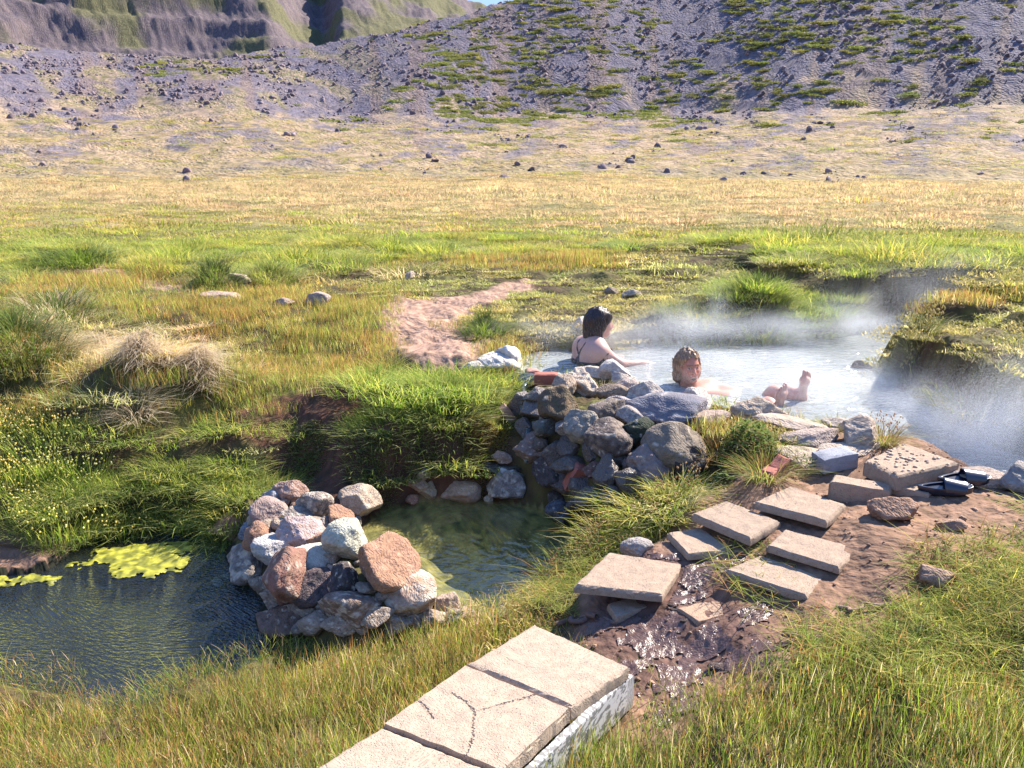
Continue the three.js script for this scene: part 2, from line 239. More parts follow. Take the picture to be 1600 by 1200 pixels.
// ---------- rocks ----------
const rockMat = mat({ vertexColors: true, bumpMap: gritBump, bumpScale: 0.009, roughness: 0.88, specularIntensity: 0.4 });
const wetRockMat = mat({ vertexColors: true, bumpMap: gritBump, bumpScale: 0.01, roughness: 0.38, specularIntensity: 0.7 });
function boxUV(g, s) { // uv in metres by the dominant axis of each face
  const p = g.attributes.position, uv = new Float32Array(p.count * 2), n = new THREE.Vector3(), a = new THREE.Vector3(), b = new THREE.Vector3(), c = new THREE.Vector3();
  for (let i = 0; i < p.count; i += 3) {
    a.fromBufferAttribute(p, i); b.fromBufferAttribute(p, i + 1); c.fromBufferAttribute(p, i + 2); n.copy(b).sub(a).cross(c.clone().sub(a));
    const x = Math.abs(n.x), y = Math.abs(n.y), z = Math.abs(n.z);
    [a, b, c].forEach((v, k) => { const q = y > x && y > z ? [v.x, v.z] : x > z ? [v.z, v.y] : [v.x, v.y]; uv[(i + k) * 2] = q[0] * s; uv[(i + k) * 2 + 1] = q[1] * s; });
  }
  g.setAttribute('uv', new THREE.BufferAttribute(uv, 2)); return g;
}
function rockGeo(rx, ry, rz, seed, o = {}) {
  const rnd = mulberry(seed * 7919 + 13), detail = o.detail ?? 11, planes = [], nP = o.planes ?? 9;
  for (let i = 0; i < nP; i++) { const v = new THREE.Vector3(rnd() * 2 - 1, rnd() * 2 - 1, rnd() * 2 - 1).normalize(); planes.push([v, o.round ? 0.52 + 0.36 * rnd() : 0.46 + 0.32 * rnd()]); }
  if (o.flat) planes.push([new THREE.Vector3(0.05, 1, 0.02).normalize(), 0.5]);
  let g = mergeVertices((() => { const q = new THREE.IcosahedronGeometry(1, detail); q.deleteAttribute('uv'); q.deleteAttribute('normal'); return q; })());
  const p = g.attributes.position, col = new Float32Array(p.count * 3), v = new THREE.Vector3(), warm = (c, k) => [c[0] * k * 1.06, c[1] * k * .98, c[2] * k * .9], base = warm(o.color, o.color[0] > .3 ? .76 : .92), alt = warm(o.alt ?? o.color.map((c) => c * 0.7), .78), crust = warm(o.crust ?? [.55, .5, .43], .8), ca = o.crustAmount ?? 0.15, k = (o.round ? 62 - 1.3 * o.round : 64);
  const size = Math.cbrt(rx * ry * rz), fq = 1.7, sz = o.round ? 1.34 : 1.5;
  for (let i = 0; i < p.count; i++) {
    v.fromBufferAttribute(p, i).normalize();
    let s = Math.exp(-k * 1.0); for (const [n, d] of planes) { const c = v.dot(n); if (c > 0.05) s += Math.exp(-k * d / c); }
    let rad = -Math.log(s) / k;
    const a = N3(v.x * fq + seed, v.y * fq, v.z * fq), b = N3(v.x * 5 + seed, v.y * 5 - seed, v.z * 5), e = N3(v.x * 13, v.y * 13 + seed, v.z * 13);
    rad *= 1 + (0.05 * a + 0.014 * b + 0.006 * e) * (o.rough ?? 1);
    p.setXYZ(i, v.x * rad * rx * sz, v.y * rad * ry * sz * .97, v.z * rad * rz * sz * .98);
    let c = lerp3(base, alt, clamp(0.4 + 0.8 * N3(v.x * 2.1 + 5, v.y * 2.1 + seed, v.z * 2.1) + 0.3 * b));
    const cr = N3(v.x * 1.6 - seed, v.y * 1.6 + 3, v.z * 1.6) * 0.7 + b * 0.3 + e * 0.2 + (ca - 0.5) * 1.5; c = lerp3(c, crust, sstep(0.0, 0.3, cr) * 0.8);
    const sp = 1 + 0.22 * e; col.set([c[0] * sp, c[1] * sp, c[2] * sp], i * 3);
  }
  g.setAttribute('color', new THREE.BufferAttribute(col, 3)); g.computeVertexNormals(); g = g.toNonIndexed(); return boxUV(g, 2.2);
}
let rockSeed = 1;
// a rock by its picture centre and size; it stands where the foot of it meets the ground
function rock(px, py, w, h, label, o = {}) {
  const p = o.world ? new THREE.Vector3(...o.world) : hit(px, py + h * (o.foot ?? 0.34)), m = metres(p, 1), rx = w * m / 2, ry = Math.max(h * m / 2 * 1.02, 0.008), rz = o.depth ? o.depth : (rx * 0.55 + ry * 0.5);
  const mesh = new THREE.Mesh(rockGeo(rx, ry, rz, o.seed ?? rockSeed++, o), o.wet ? wetRockMat : rockMat);
  const back = p.clone().setY(0).normalize().multiplyScalar(rz * (o.back ?? 0.25));
  mesh.position.set(p.x + back.x, p.y + ry * (o.lift ?? 0.62), p.z + back.z);
  mesh.rotation.set(o.tx ?? rr(-.12, .12), o.yaw ?? rr(-.5, .5), o.roll ?? rr(-.15, .15));
  return top(o.name ?? 'stone', mesh, label, o.cat ?? 'stone', o.group);
}
const K = { tan: [.42, .34, .27], red: [.25, .155, .12], orange: [.36, .215, .14], pale: [.52, .47, .39], grey: [.25, .22, .2], mauve: [.36, .28, .265], dark: [.075, .065, .07], blue: [.27, .28, .32], brown: [.2, .13, .10], green: [.50, .52, .44], pink: [.40, .29, .26], wetg: [.10, .09, .085] };
const heap = (zx, zy, zw, zh, label, o) => rock(330 + zx * .24375, 740 + zy * .24375, zw * .225, zh * .225, label, { group: o?.few ? 'small stones wedged in the heap' : 'stones of the heap between stream and lower pool', detail: o?.few ? 7 : 13, ...o });
heap(400, 170, 120, 95, 'blue-grey stone behind the round brown stone on top of the heap', { color: K.blue, lift: .5 });
heap(505, 130, 195, 150, 'round reddish-brown boulder crowning the far end of the stone heap', { color: K.pink, alt: K.red, round: 22, crustAmount: .05, lift: .9 });
heap(675, 225, 205, 175, 'grey boulder mottled white beside the round brown boulder on the heap', { color: K.grey, crustAmount: .45, round: 16, lift: .7 });
heap(355, 250, 240, 130, 'smooth oblong mauve-grey cobble lying across the heap', { color: K.mauve, round: 26, planes: 7, roll: -.25, crustAmount: .08, lift: .7 });
heap(950, 205, 245, 200, 'large pale beige rounded boulder standing in the lower pool water beside the heap', { color: [.48, .41, .34], alt: [.36, .28, .22], round: 18, crust: K.pale, crustAmount: .3, lift: .7 });
heap(540, 225, 90, 70, 'small brown stone wedged between larger stones of the heap', { color: K.brown, few: 1 });
heap(585, 295, 245, 75, 'long flat grey plank-like stone sloping down across the heap', { color: K.grey, crustAmount: .35, roll: -.3, planes: 14, lift: .9 });
heap(300, 285, 140, 80, 'tan broken stone under the oblong mauve cobble', { color: K.tan, lift: .6 });
heap(120, 375, 190, 150, 'blocky rust-brown boulder at the stream end of the heap', { color: K.red, alt: K.orange, crustAmount: .12, lift: .7 });
heap(240, 370, 90, 120, 'thin bluish stone leaning on an orange block', { color: K.blue, roll: .6, lift: .7 });
heap(320, 400, 225, 180, 'orange-topped rusty block in the middle of the heap', { color: K.red, alt: K.orange, crustAmount: .06, lift: .75 });
heap(470, 330, 130, 70, 'small tan rubble stone wedged in the heap', { color: K.tan, few: 1, lift: .9 });
heap(590, 390, 270, 180, 'smooth pale mauve boulder with a rusty underside on the heap', { color: K.mauve, alt: [.45, .38, .40], crust: K.orange, crustAmount: .25, round: 18, roll: -.2, lift: .8 });
heap(720, 445, 160, 120, 'orange angular stone beside the pale grey-green boulder', { color: K.orange, crustAmount: .02, lift: .7 });
heap(850, 320, 190, 150, 'rust-red wedge stone on the pool side of the heap', { color: K.red, alt: K.orange, roll: -.5, lift: .8 });
heap(745, 340, 80, 80, 'small grey stone wedged in the heap', { color: K.grey, few: 1, lift: .9 });
heap(935, 308, 70, 55, 'small grey stone at the foot of the beige boulder', { color: K.grey, few: 1 });
heap(425, 490, 240, 180, 'smooth bluish-white flat stone on the stream side of the heap', { color: [.48, .47, .46], alt: [.38, .38, .4], round: 20, flat: 1, crustAmount: .1, lift: .8 });
heap(200, 510, 120, 130, 'grey stone behind the white-veined stream stone', { color: K.grey });
heap(660, 545, 280, 140, 'pale greenish-white slab supporting the big grey boulder', { color: [.60, .60, .52], alt: [.5, .48, .42], flat: 1, roll: -.3, crustAmount: .1, lift: .85 });
heap(885, 480, 265, 225, 'big pale grey-green boulder sitting on top of the heap', { color: K.green, alt: [.42, .43, .37], round: 18, crustAmount: .12, crust: [.2, .18, .16], lift: 1.0, foot: .3 });
heap(1080, 485, 180, 70, 'flat tan stone on the pool edge of the heap', { color: K.tan, lift: .7 });
heap(1200, 530, 130, 80, 'tan pointed stone jutting into the lower pool', { color: K.tan, lift: .6 });
heap(235, 590, 245, 175, 'grey stone crusted white at the stream edge of the heap', { color: K.grey, crustAmount: .5, crust: K.pale, lift: .7 });
heap(480, 650, 215, 310, 'tall red-brown boulder streaked with white mineral crust above the stream', { color: [.22, .12, .1], alt: K.red, crustAmount: .32, lift: .6, depth: .17 });
heap(1095, 610, 345, 280, 'largest orange-brown angular boulder of the heap', { color: [.30, .18, .13], alt: [.36, .22, .15], crust: [.46, .30, .22], crustAmount: .3, planes: 7, seed: 404, yaw: .6, lift: .8 });
heap(850, 705, 170, 190, 'dark stone with white crusted edges beneath the orange boulder', { color: K.dark, crustAmount: .3, lift: .6 });
heap(640, 745, 265, 190, 'rounded purplish-black boulder low on the heap', { color: K.dark, alt: [.16, .12, .12], crust: [.35, .3, .3], crustAmount: .12, round: 18, roll: .35, lift: .7 });
heap(920, 850, 330, 180, 'brown stone with white crusted rim at the grassy foot of the heap', { color: [.24, .18, .15], crustAmount: .45, lift: .6 });
heap(1300, 790, 310, 210, 'white and orange crusted boulder at the near end of the heap', { color: [.42, .32, .26], alt: K.orange, crustAmount: .5, lift: .6 });
heap(490, 925, 260, 180, 'dark brown boulder standing in the stream at the grass edge', { color: [.17, .12, .10], crustAmount: .2, lift: .5 });
heap(1530, 850, 140, 140, 'pale pinkish stone between the grass and the lower pool', { color: [.45, .36, .30], lift: .5 });
heap(1640, 900, 150, 70, 'flat pinkish shore stone half buried beside the lower pool', { color: [.42, .33, .28], lift: .3 });
for (const [x, y, w, h] of [[300, 495, 70, 60], [780, 620, 80, 60], [430, 420, 80, 60], [1000, 740, 120, 70], [1120, 780, 100, 70], [620, 590, 80, 60], [980, 560, 100, 60], [560, 480, 80, 60], [350, 330, 80, 60], [720, 260, 70, 60], [800, 420, 80, 70], [400, 560, 90, 60], [560, 720, 90, 70], [700, 830, 100, 60], [260, 460, 90, 60], [640, 350, 90, 60], [900, 380, 80, 60], [1020, 520, 90, 60], [1180, 700, 100, 70], [780, 540, 90, 50], [380, 700, 90, 70], [460, 200, 80, 60], [1230, 600, 90, 60]]) heap(x, y, w, h, 'small grey-brown rubble stone filling a gap in the heap', { color: lerp3(K.grey, K.tan, R()), few: 1, lift: .5 });
for (const [x, y] of [[95, 660], [35, 690], [50, 713]]) heap(x, y, 50, 26, 'small white pebble at the water line of the stream', { color: K.pale, few: 1, group: 'white pebbles in the stream', lift: .9, name: 'pebble', cat: 'pebble' });
for (const [x, y, w, h] of [[560, 880, 170, 110], [690, 935, 200, 120], [330, 700, 150, 110], [400, 810, 140, 100], [1060, 915, 190, 110], [1180, 950, 170, 100], [830, 960, 190, 100], [1420, 930, 160, 100], [950, 960, 150, 90], [600, 960, 160, 90], [1300, 950, 150, 90], [1560, 920, 150, 80], [1180, 640, 110, 80], [1290, 700, 120, 80]]) heap(x, y, w, h, 'grey-tan stone along the grassy foot of the heap', { color: lerp3([.26, .22, .19], [.38, .31, .25], R()), group: 'stones along the foot of the heap', crustAmount: .25, lift: .45, detail: 10 });
// the dam
const dam = (zx, zy, zw, zh, label, o) => rock(770 + zx * .2249, 560 + zy * .2249, zw * .2249 * 1.06, zh * .2249 * 1.06, label, { group: 'stones of the dam below the upper pool', detail: 12, back: .1, ...o, color: o.color.map((v) => v * (zy > 340 ? .85 : 1.15)), alt: o.alt?.map((v) => v * (zy > 340 ? .85 : 1.15)) });  // colours lightened for the sunlit rim, darkened for the shaded face below
const DS = 'wet grey stone low in the dam face coloured dark for its shade';
for (const [x, y, w, h] of [[560, 710, 210, 130], [460, 620, 170, 170], [800, 760, 150, 170], [940, 860, 170, 210], [820, 940, 150, 150], [690, 620, 140, 130], [640, 860, 150, 120], [330, 560, 120, 100], [560, 590, 150, 120], [860, 660, 150, 120], [1200, 860, 160, 130], [290, 340, 160, 140], [330, 250, 170, 120], [240, 470, 120, 110], [700, 960, 170, 120], [1350, 820, 150, 150], [180, 300, 130, 130], [1100, 900, 150, 120], [480, 860, 150, 120]]) dam(x, y, w, h, DS, { color: [.115, .10, .095], alt: [.15, .125, .11], wet: 1, crustAmount: .06, group: 'wet stones coloured dark for shade in the dam face', lift: .3 });  // wet stones whose dark colour also paints in the shade of the face
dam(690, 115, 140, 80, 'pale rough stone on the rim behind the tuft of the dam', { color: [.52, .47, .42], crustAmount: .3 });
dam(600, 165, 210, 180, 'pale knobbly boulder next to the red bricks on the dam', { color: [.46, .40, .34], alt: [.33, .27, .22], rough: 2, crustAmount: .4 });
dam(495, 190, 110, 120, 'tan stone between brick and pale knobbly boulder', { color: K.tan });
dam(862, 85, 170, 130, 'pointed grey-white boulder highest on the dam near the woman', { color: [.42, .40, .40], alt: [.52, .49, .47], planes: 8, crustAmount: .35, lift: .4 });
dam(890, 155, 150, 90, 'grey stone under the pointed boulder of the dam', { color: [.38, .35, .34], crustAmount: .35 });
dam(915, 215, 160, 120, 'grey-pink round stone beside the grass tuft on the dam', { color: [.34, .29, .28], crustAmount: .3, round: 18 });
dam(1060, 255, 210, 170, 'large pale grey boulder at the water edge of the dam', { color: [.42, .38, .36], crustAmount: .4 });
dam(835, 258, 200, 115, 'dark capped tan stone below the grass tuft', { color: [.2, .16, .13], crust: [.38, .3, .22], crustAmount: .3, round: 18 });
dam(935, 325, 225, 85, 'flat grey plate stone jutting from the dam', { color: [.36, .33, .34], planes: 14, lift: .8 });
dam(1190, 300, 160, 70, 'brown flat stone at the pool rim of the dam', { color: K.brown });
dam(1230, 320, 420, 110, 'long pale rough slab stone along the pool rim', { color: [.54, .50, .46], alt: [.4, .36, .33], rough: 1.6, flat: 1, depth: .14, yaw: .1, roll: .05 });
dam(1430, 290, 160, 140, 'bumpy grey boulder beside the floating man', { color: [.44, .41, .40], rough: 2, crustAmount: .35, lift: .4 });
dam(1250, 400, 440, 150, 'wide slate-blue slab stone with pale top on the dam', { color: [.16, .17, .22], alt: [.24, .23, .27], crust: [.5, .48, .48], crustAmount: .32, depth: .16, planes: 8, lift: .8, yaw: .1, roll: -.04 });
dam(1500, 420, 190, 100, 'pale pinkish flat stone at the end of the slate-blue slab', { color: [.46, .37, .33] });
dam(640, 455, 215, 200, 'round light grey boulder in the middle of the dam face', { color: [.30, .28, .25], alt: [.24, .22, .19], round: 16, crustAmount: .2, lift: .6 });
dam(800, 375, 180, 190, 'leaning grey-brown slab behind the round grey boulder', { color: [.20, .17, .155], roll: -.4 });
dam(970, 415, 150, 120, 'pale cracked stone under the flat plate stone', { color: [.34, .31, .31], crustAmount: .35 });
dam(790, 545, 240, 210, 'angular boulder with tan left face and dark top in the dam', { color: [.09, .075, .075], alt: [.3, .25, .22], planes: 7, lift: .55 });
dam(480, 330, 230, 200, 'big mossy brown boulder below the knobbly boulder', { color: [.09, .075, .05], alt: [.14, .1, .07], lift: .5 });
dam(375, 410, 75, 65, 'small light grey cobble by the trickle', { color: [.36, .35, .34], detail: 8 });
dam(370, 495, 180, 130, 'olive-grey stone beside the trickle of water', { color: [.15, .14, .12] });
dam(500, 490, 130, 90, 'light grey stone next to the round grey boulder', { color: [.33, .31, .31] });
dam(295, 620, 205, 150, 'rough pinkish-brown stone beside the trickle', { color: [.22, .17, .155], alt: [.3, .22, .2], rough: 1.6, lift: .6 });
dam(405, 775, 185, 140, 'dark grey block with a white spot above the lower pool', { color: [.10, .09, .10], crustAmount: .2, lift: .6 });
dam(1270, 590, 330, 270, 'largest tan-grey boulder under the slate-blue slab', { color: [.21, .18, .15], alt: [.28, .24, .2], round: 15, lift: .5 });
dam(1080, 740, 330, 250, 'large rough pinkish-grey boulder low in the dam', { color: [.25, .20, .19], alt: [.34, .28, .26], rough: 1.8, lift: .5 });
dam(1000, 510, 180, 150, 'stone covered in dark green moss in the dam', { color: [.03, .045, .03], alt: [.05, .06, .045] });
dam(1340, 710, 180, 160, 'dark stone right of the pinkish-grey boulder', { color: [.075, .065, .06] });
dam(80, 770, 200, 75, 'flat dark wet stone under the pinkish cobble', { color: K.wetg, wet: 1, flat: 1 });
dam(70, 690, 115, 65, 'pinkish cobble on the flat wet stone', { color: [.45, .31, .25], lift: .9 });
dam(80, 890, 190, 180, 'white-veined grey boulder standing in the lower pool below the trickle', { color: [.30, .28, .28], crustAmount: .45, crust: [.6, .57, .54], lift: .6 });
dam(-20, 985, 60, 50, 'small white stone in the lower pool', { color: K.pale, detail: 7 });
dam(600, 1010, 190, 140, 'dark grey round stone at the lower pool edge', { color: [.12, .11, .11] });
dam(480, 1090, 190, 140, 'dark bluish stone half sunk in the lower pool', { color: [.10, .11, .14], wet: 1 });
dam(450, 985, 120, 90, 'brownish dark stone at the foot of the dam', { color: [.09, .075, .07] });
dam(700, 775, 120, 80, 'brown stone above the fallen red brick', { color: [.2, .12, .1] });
// shore stones
const S = (x, y, w, h, label, o) => rock(x, y, w, h, label, { detail: 11, ...o });
S(798, 556, 38, 34, 'big white mineral-crusted boulder beside the outlet of the upper pool', { color: [.74, .71, .68], alt: [.62, .58, .54], crustAmount: .4, crust: [.8, .78, .75], roll: -.6, lift: .4 });
S(781, 568, 54, 26, 'long white stone leaning against the white boulder at the outlet', { color: [.70, .67, .64], roll: -.5, crust: [.8, .78, .75], lift: .6 });
S(742, 572, 32, 18, 'white crusted stone half hidden in grass near the outlet', { color: [.66, .62, .57], crust: [.78, .76, .72], lift: .5 });
S(912, 508, 22, 24, 'pale stone on the bank behind the woman', { color: [.55, .50, .46], lift: .7 });
S(957, 456, 18, 14, 'small brown stone on the turf behind the pool', { color: [.33, .27, .22], lift: .6 });
S(986, 460, 22, 12, 'small pale stone lying on the turf behind the pool', { color: [.46, .40, .33], lift: .6 });
S(373, 435, 28, 15, 'pale boulder in the meadow beside the green tussocks', { color: [.5, .42, .36], lift: .7, flat: 1 });
S(350, 463, 44, 15, 'flat pinkish rock in the meadow below the green tussock', { color: [.50, .39, .33], lift: .7, flat: 1 });
S(444, 474, 24, 12, 'small low stone in the reddish meadow grass', { color: [.46, .37, .32], lift: .7 });
S(495, 471, 30, 18, 'grey-pink meadow stone towards the dirt path', { color: [.44, .36, .33], lift: .7 });
S(719, 768, 44, 34, 'pinkish block at the shore of the lower pool under the earth bank', { color: [.48, .36, .29], lift: .6 });
S(669, 768, 24, 28, 'upright tan stone in the earth bank above the lower pool', { color: [.42, .34, .25], lift: .6 });
S(654, 757, 26, 18, 'tan wedge stone in the earth bank', { color: [.44, .33, .25], lift: .6 });
S(660, 743, 18, 16, 'small pale stone topmost in the earth bank', { color: [.5, .42, .35], lift: .6 });
S(646, 782, 16, 13, 'small reddish stone at the water under the earth bank', { color: [.36, .22, .17], lift: .6 });
S(1186, 648, 66, 34, 'rounded beige boulder with holes on the pool rim', { color: [.46, .39, .32], alt: [.36, .29, .23], rough: 1.5, round: 22, crustAmount: .2, lift: .8 });
S(1233, 667, 76, 30, 'flat pinkish-tan rim stone beside the round beige boulder', { color: [.48, .40, .34], flat: 1, lift: .6 });
S(1262, 685, 66, 26, 'flat mauve rim stone above the leafy plants', { color: [.42, .35, .32], flat: 1, lift: .6 });
S(1340, 683, 60, 40, 'tan wedge-shaped boulder between grass tufts on the rim', { color: [.46, .39, .34], roll: -.35, planes: 9, lift: .7 });
S(1306, 668, 40, 18, 'small flat stone by the pool-side grass tuft', { color: [.45, .39, .35], lift: .6 });
S(1330, 703, 70, 14, 'thin pale stone plate lying behind the concrete block', { color: [.5, .43, .37], flat: 1, lift: .7 });
S(1262, 714, 86, 14, 'long low tan stone half buried in the turf', { color: [.50, .42, .35], flat: 1, lift: .5 });
S(1396, 798, 54, 32, 'angular brown rock lying on the bare earth', { color: [.30, .19, .14], planes: 7, round: 24, crustAmount: 0, lift: .6 });
S(1486, 823, 30, 16, 'low brown stone poking out of the bare earth', { color: [.30, .2, .15], crustAmount: 0, lift: .3 });
S(1502, 812, 10, 7, 'pebble on the bare earth', { color: [.28, .19, .14], lift: .6, name: 'pebble', cat: 'pebble', detail: 5 });
S(1462, 905, 50, 32, 'brown stone at the grass edge of the bare earth', { color: [.34, .24, .19], crustAmount: 0, lift: .5 });
S(1592, 752, 44, 34, 'grey stone in the steam at the pool shore', { color: [.33, .31, .31], lift: .7 });
S(1538, 746, 66, 26, 'pinkish pale rim rock behind the sandals', { color: [.42, .35, .31], flat: 1, lift: .4 });
S(995, 859, 36, 22, 'grey stone in grass above the path slab', { color: [.34, .32, .32], lift: .6 });
S(1120, 1042, 20, 9, 'dark stone in the wet mud', { color: [.08, .06, .06], lift: .5, detail: 6 });
S(1352, 572, 26, 14, 'low brown rock at the tip of the grassy promontory', { color: [.25, .2, .17], lift: .6 });
S(640, 430, 14, 12, 'dry whitish clump of rock in the meadow', { color: [.55, .48, .42], lift: .6, detail: 6 });

// ---------- slabs, bricks, plank ----------
const concrete = mat({ color: new THREE.Color(.41, .31, .23), map: concreteTex, bumpMap: concreteBump, bumpScale: 0.004, roughness: 0.92, specularIntensity: 0.3 });
const concrete2 = mat({ color: new THREE.Color(.36, .265, .195), map: concreteTex, bumpMap: concreteBump, bumpScale: 0.005, roughness: 0.92, specularIntensity: 0.3 });
const cA = new THREE.Vector3(), V3 = (x, y, z) => new THREE.Vector3(x, y, z);
// corners: far-left, far-right, near-right, near-left as world points
function slabGeo(c, th, o = {}) {
  const n = o.n ?? 26, seed = o.seed ?? 1, quad = (u, v) => cA.copy(c[0]).multiplyScalar((1 - u) * (1 - v)).addScaledVector(c[1], u * (1 - v)).addScaledVector(c[2], u * v).addScaledVector(c[3], (1 - u) * v).clone();
  const pos = [], uv = [], idx = [], L = c[0].distanceTo(c[1]), M = c[0].distanceTo(c[3]), mid = quad(.5, .5);
  const edge = (q, amt) => { const k = 1 + amt; return q.sub(mid).multiply(V3(k, 1, k)).add(mid); };
  const P = (i, j, lay) => { // lay 0 top, 1 chamfer, 2 foot
    const u = i / n, v = j / n, q = quad(u, v), e = Math.min(u * L, (1 - u) * L, v * M, (1 - v) * M), wob = N3(q.x * 14 + seed, q.z * 14, 1) * .007 + N3(q.x * 45, q.z * 45, seed) * .003;
    if (lay === 0) { const rim = e < 1e-6 ? 1 : 0; if (rim) edge(q, -.015 + wob * .9); q.y += .0025 * N3(q.x * 12, seed, q.z * 12) - (rim ? .006 + Math.abs(wob) * .8 : 0); if (o.crack) { let d = 1e9; for (const pl of o.crack) for (let k = 1; k < pl.length; k++) d = Math.min(d, segd(u + .012 * N2(u * 30, v * 30), v + .012 * N2(v * 30, u * 30), pl[k - 1], pl[k])); q.y -= .004 * sstep(.008, .002, d); } }
    else { edge(q, wob * 1.4); q.y -= lay === 1 ? .014 : th; }
    return q;
  };
  const add = (q, u, v) => { pos.push(q.x, q.y, q.z); uv.push(u, v); return pos.length / 3 - 1; };
  const grid = []; for (let j = 0; j <= n; j++) for (let i = 0; i <= n; i++) { const q = P(i, j, 0); grid.push(add(q, q.x * 2, q.z * 2)); }
  for (let j = 0; j < n; j++) for (let i = 0; i < n; i++) { const a = j * (n + 1) + i; idx.push(a, a + n + 1, a + 1, a + 1, a + n + 1, a + n + 2); }
  const ring = []; for (let i = 0; i < n; i++) ring.push([i, 0]); for (let j = 0; j < n; j++) ring.push([n, j]); for (let i = n; i > 0; i--) ring.push([i, n]); for (let j = n; j > 0; j--) ring.push([0, j]);
  const rows = [0, 1, 2].map((lay) => ring.map(([i, j], k) => { const q = P(i, j, lay); return add(q, k / ring.length * (L + M) * 4, q.y * 2); }));
  for (let lay = 0; lay < 2; lay++) for (let k = 0; k < ring.length; k++) { const k2 = (k + 1) % ring.length; idx.push(rows[lay][k], rows[lay][k2], rows[lay + 1][k], rows[lay][k2], rows[lay + 1][k2], rows[lay + 1][k]); }
  const b = []; for (const t of rows[2]) b.push(t); const cq = mid.clone(); cq.y -= th; const ci = add(cq, 0, 0); for (let k = 0; k < b.length; k++) idx.push(ci, b[k], b[(k + 1) % b.length]);
  const g = new THREE.BufferGeometry(); g.setAttribute('position', new THREE.Float32BufferAttribute(pos, 3)); g.setAttribute('uv', new THREE.Float32BufferAttribute(uv, 2)); g.setIndex(idx); return toCreasedNormals(g, .6);
}
const slabFoot = [];
function slab(pts, hs, th, label, o = {}) {
  const c = pts.map(([x, y], i) => { const h = Array.isArray(hs) ? hs[i] : hs, q = at(x, y, h); return V3(q[0], h, q[1]); });
  slabFoot.push(c.map((q) => [q.x, q.z]));
  const m = new THREE.Mesh(slabGeo(c, th, { seed: rockSeed++, ...o }), o.mat ?? concrete2);
  return top(o.name ?? 'paving_slab', m, label, o.cat ?? 'paving slab', 'concrete slabs of the path');
}
slab([[835, 973], [983, 1040], [893, 1104], [729, 1036]], -.1, .05, 'clean square concrete slab of the walkway touching the wet mud', { mat: concrete });
slab([[727, 1039], [890, 1107], [786, 1204], [599, 1130]], -.1, .05, 'cracked concrete slab in the middle of the walkway', { mat: concrete, n: 140, crack: [[[.12, .38], [.3, .42], [.45, .5], [.5, .6], [.62, .78], [.7, 1]], [[.45, .5], [.6, .2], [.7, 0]], [[0, .62], [.12, .66], [.25, .75]]] });
slab([[596, 1133], [782, 1208], [640, 1340], [425, 1240]], -.1, .05, 'third concrete slab of the walkway below the cracked one', { mat: concrete });
slab([[951, 861], [1067, 880], [1035, 929], [895, 914]], -.15, .035, 'square pinkish slab at the foot of the stepping stones beside tall grass');
slab([[1042, 832], [1094, 823], [1146, 860], [1075, 866]], -.11, .03, 'broken irregular slab between grass and the stepped slabs');
slab([[1080, 802], [1134, 781], [1220, 814], [1173, 842]], [-.04, -.03, -.03, -.04], .035, 'step slab next to the tall seeding grass');
slab([[1176, 784], [1234, 758], [1323, 788], [1293, 814]], [.01, .015, .015, .01], .035, 'uppermost step slab below the grey concrete block');
slab([[1197, 852], [1225, 826], [1345, 856], [1312, 887]], [-.05, -.045, -.045, -.05], .03, 'step slab sunk into dirt on the bare-earth side');
slab([[1131, 889], [1187, 866], [1290, 903], [1262, 931]], [-.1, -.1, -.1, -.1], .035, 'lowest step slab surrounded by wet dirt');
slab([[948, 944], [998, 930], [1020, 945], [962, 966]], -.235, .05, 'small broken slab fragment at the wet mud');
slab([[1056, 950], [1120, 934], [1175, 950], [1090, 972]], -.196, .04, 'thin orange-tinted slab nearly buried in the mud', { mat: mat({ color: new THREE.Color(.36, .23, .15), map: concreteTex, bumpMap: concreteBump, bumpScale: .005 }) });
slab([[1350, 720], [1412, 690], [1499, 722], [1403, 744]], .12, .075, 'thick pebble-strewn concrete slab on the pool rim beside the sandals', { mat: concrete2 });
slab([[1296, 752], [1304, 741], [1398, 757], [1390, 768]], [.085, .085, .055, .05], .09, 'concrete slab set on edge under the grey block');
slab([[1385, 757], [1425, 748], [1462, 762], [1452, 772]], .055, .05, 'narrow slab fragment beneath the thick rim slab');
// loose gravel on the thick rim slab
{ const g = rockGeo(.009, .005, .008, 5, { color: [.46, .36, .3], detail: 2 }), n = 70, im = new THREE.InstancedMesh(g, rockMat, n + 500), m4 = new THREE.Matrix4(); const q = slabFoot[11]; let k = 0;
  for (; k < n; k++) { const u = R(), v = R(), x = mix(mix(q[0][0], q[1][0], u), mix(q[3][0], q[2][0], u), v), z = mix(mix(q[0][1], q[1][1], u), mix(q[3][1], q[2][1], u), v); m4.makeRotationY(R() * 6.3).scale(V3(1, 1, 1).multiplyScalar(rr(.3, 1))).setPosition(x, .122, z); im.setMatrixAt(k, m4); im.setColorAt(k, new THREE.Color().setScalar(rr(1.1, 1.7))); }
  for (let tries = 0; k < n + 500 && tries < 20000; tries++) { const x = rr(.2, 3.2), z = rr(-4, -2.1); if (polyD(dirt, x, z) > -.04 || slabFoot.some((f) => polyD(f, x, z) < .02)) continue; m4.makeRotationY(R() * 6.3).scale(V3(1, 1, 1).multiplyScalar(rr(.15, .75) * (R() < .06 ? 2 : 1))).setPosition(x, ground(x, z) + .002, z); im.setMatrixAt(k, m4); const s = rr(.45, 1.1); im.setColorAt(k++, new THREE.Color(s, s * .85, s * .75)); }
  im.count = k; top('gravel', im, 'loose gravel and grit strewn over the rim slab and bare earth', 'gravel', null, 'stuff'); }
const brickMat = mat({ color: new THREE.Color(.36, .115, .08), map: concreteTex, bumpMap: concreteBump, bumpScale: .004 });
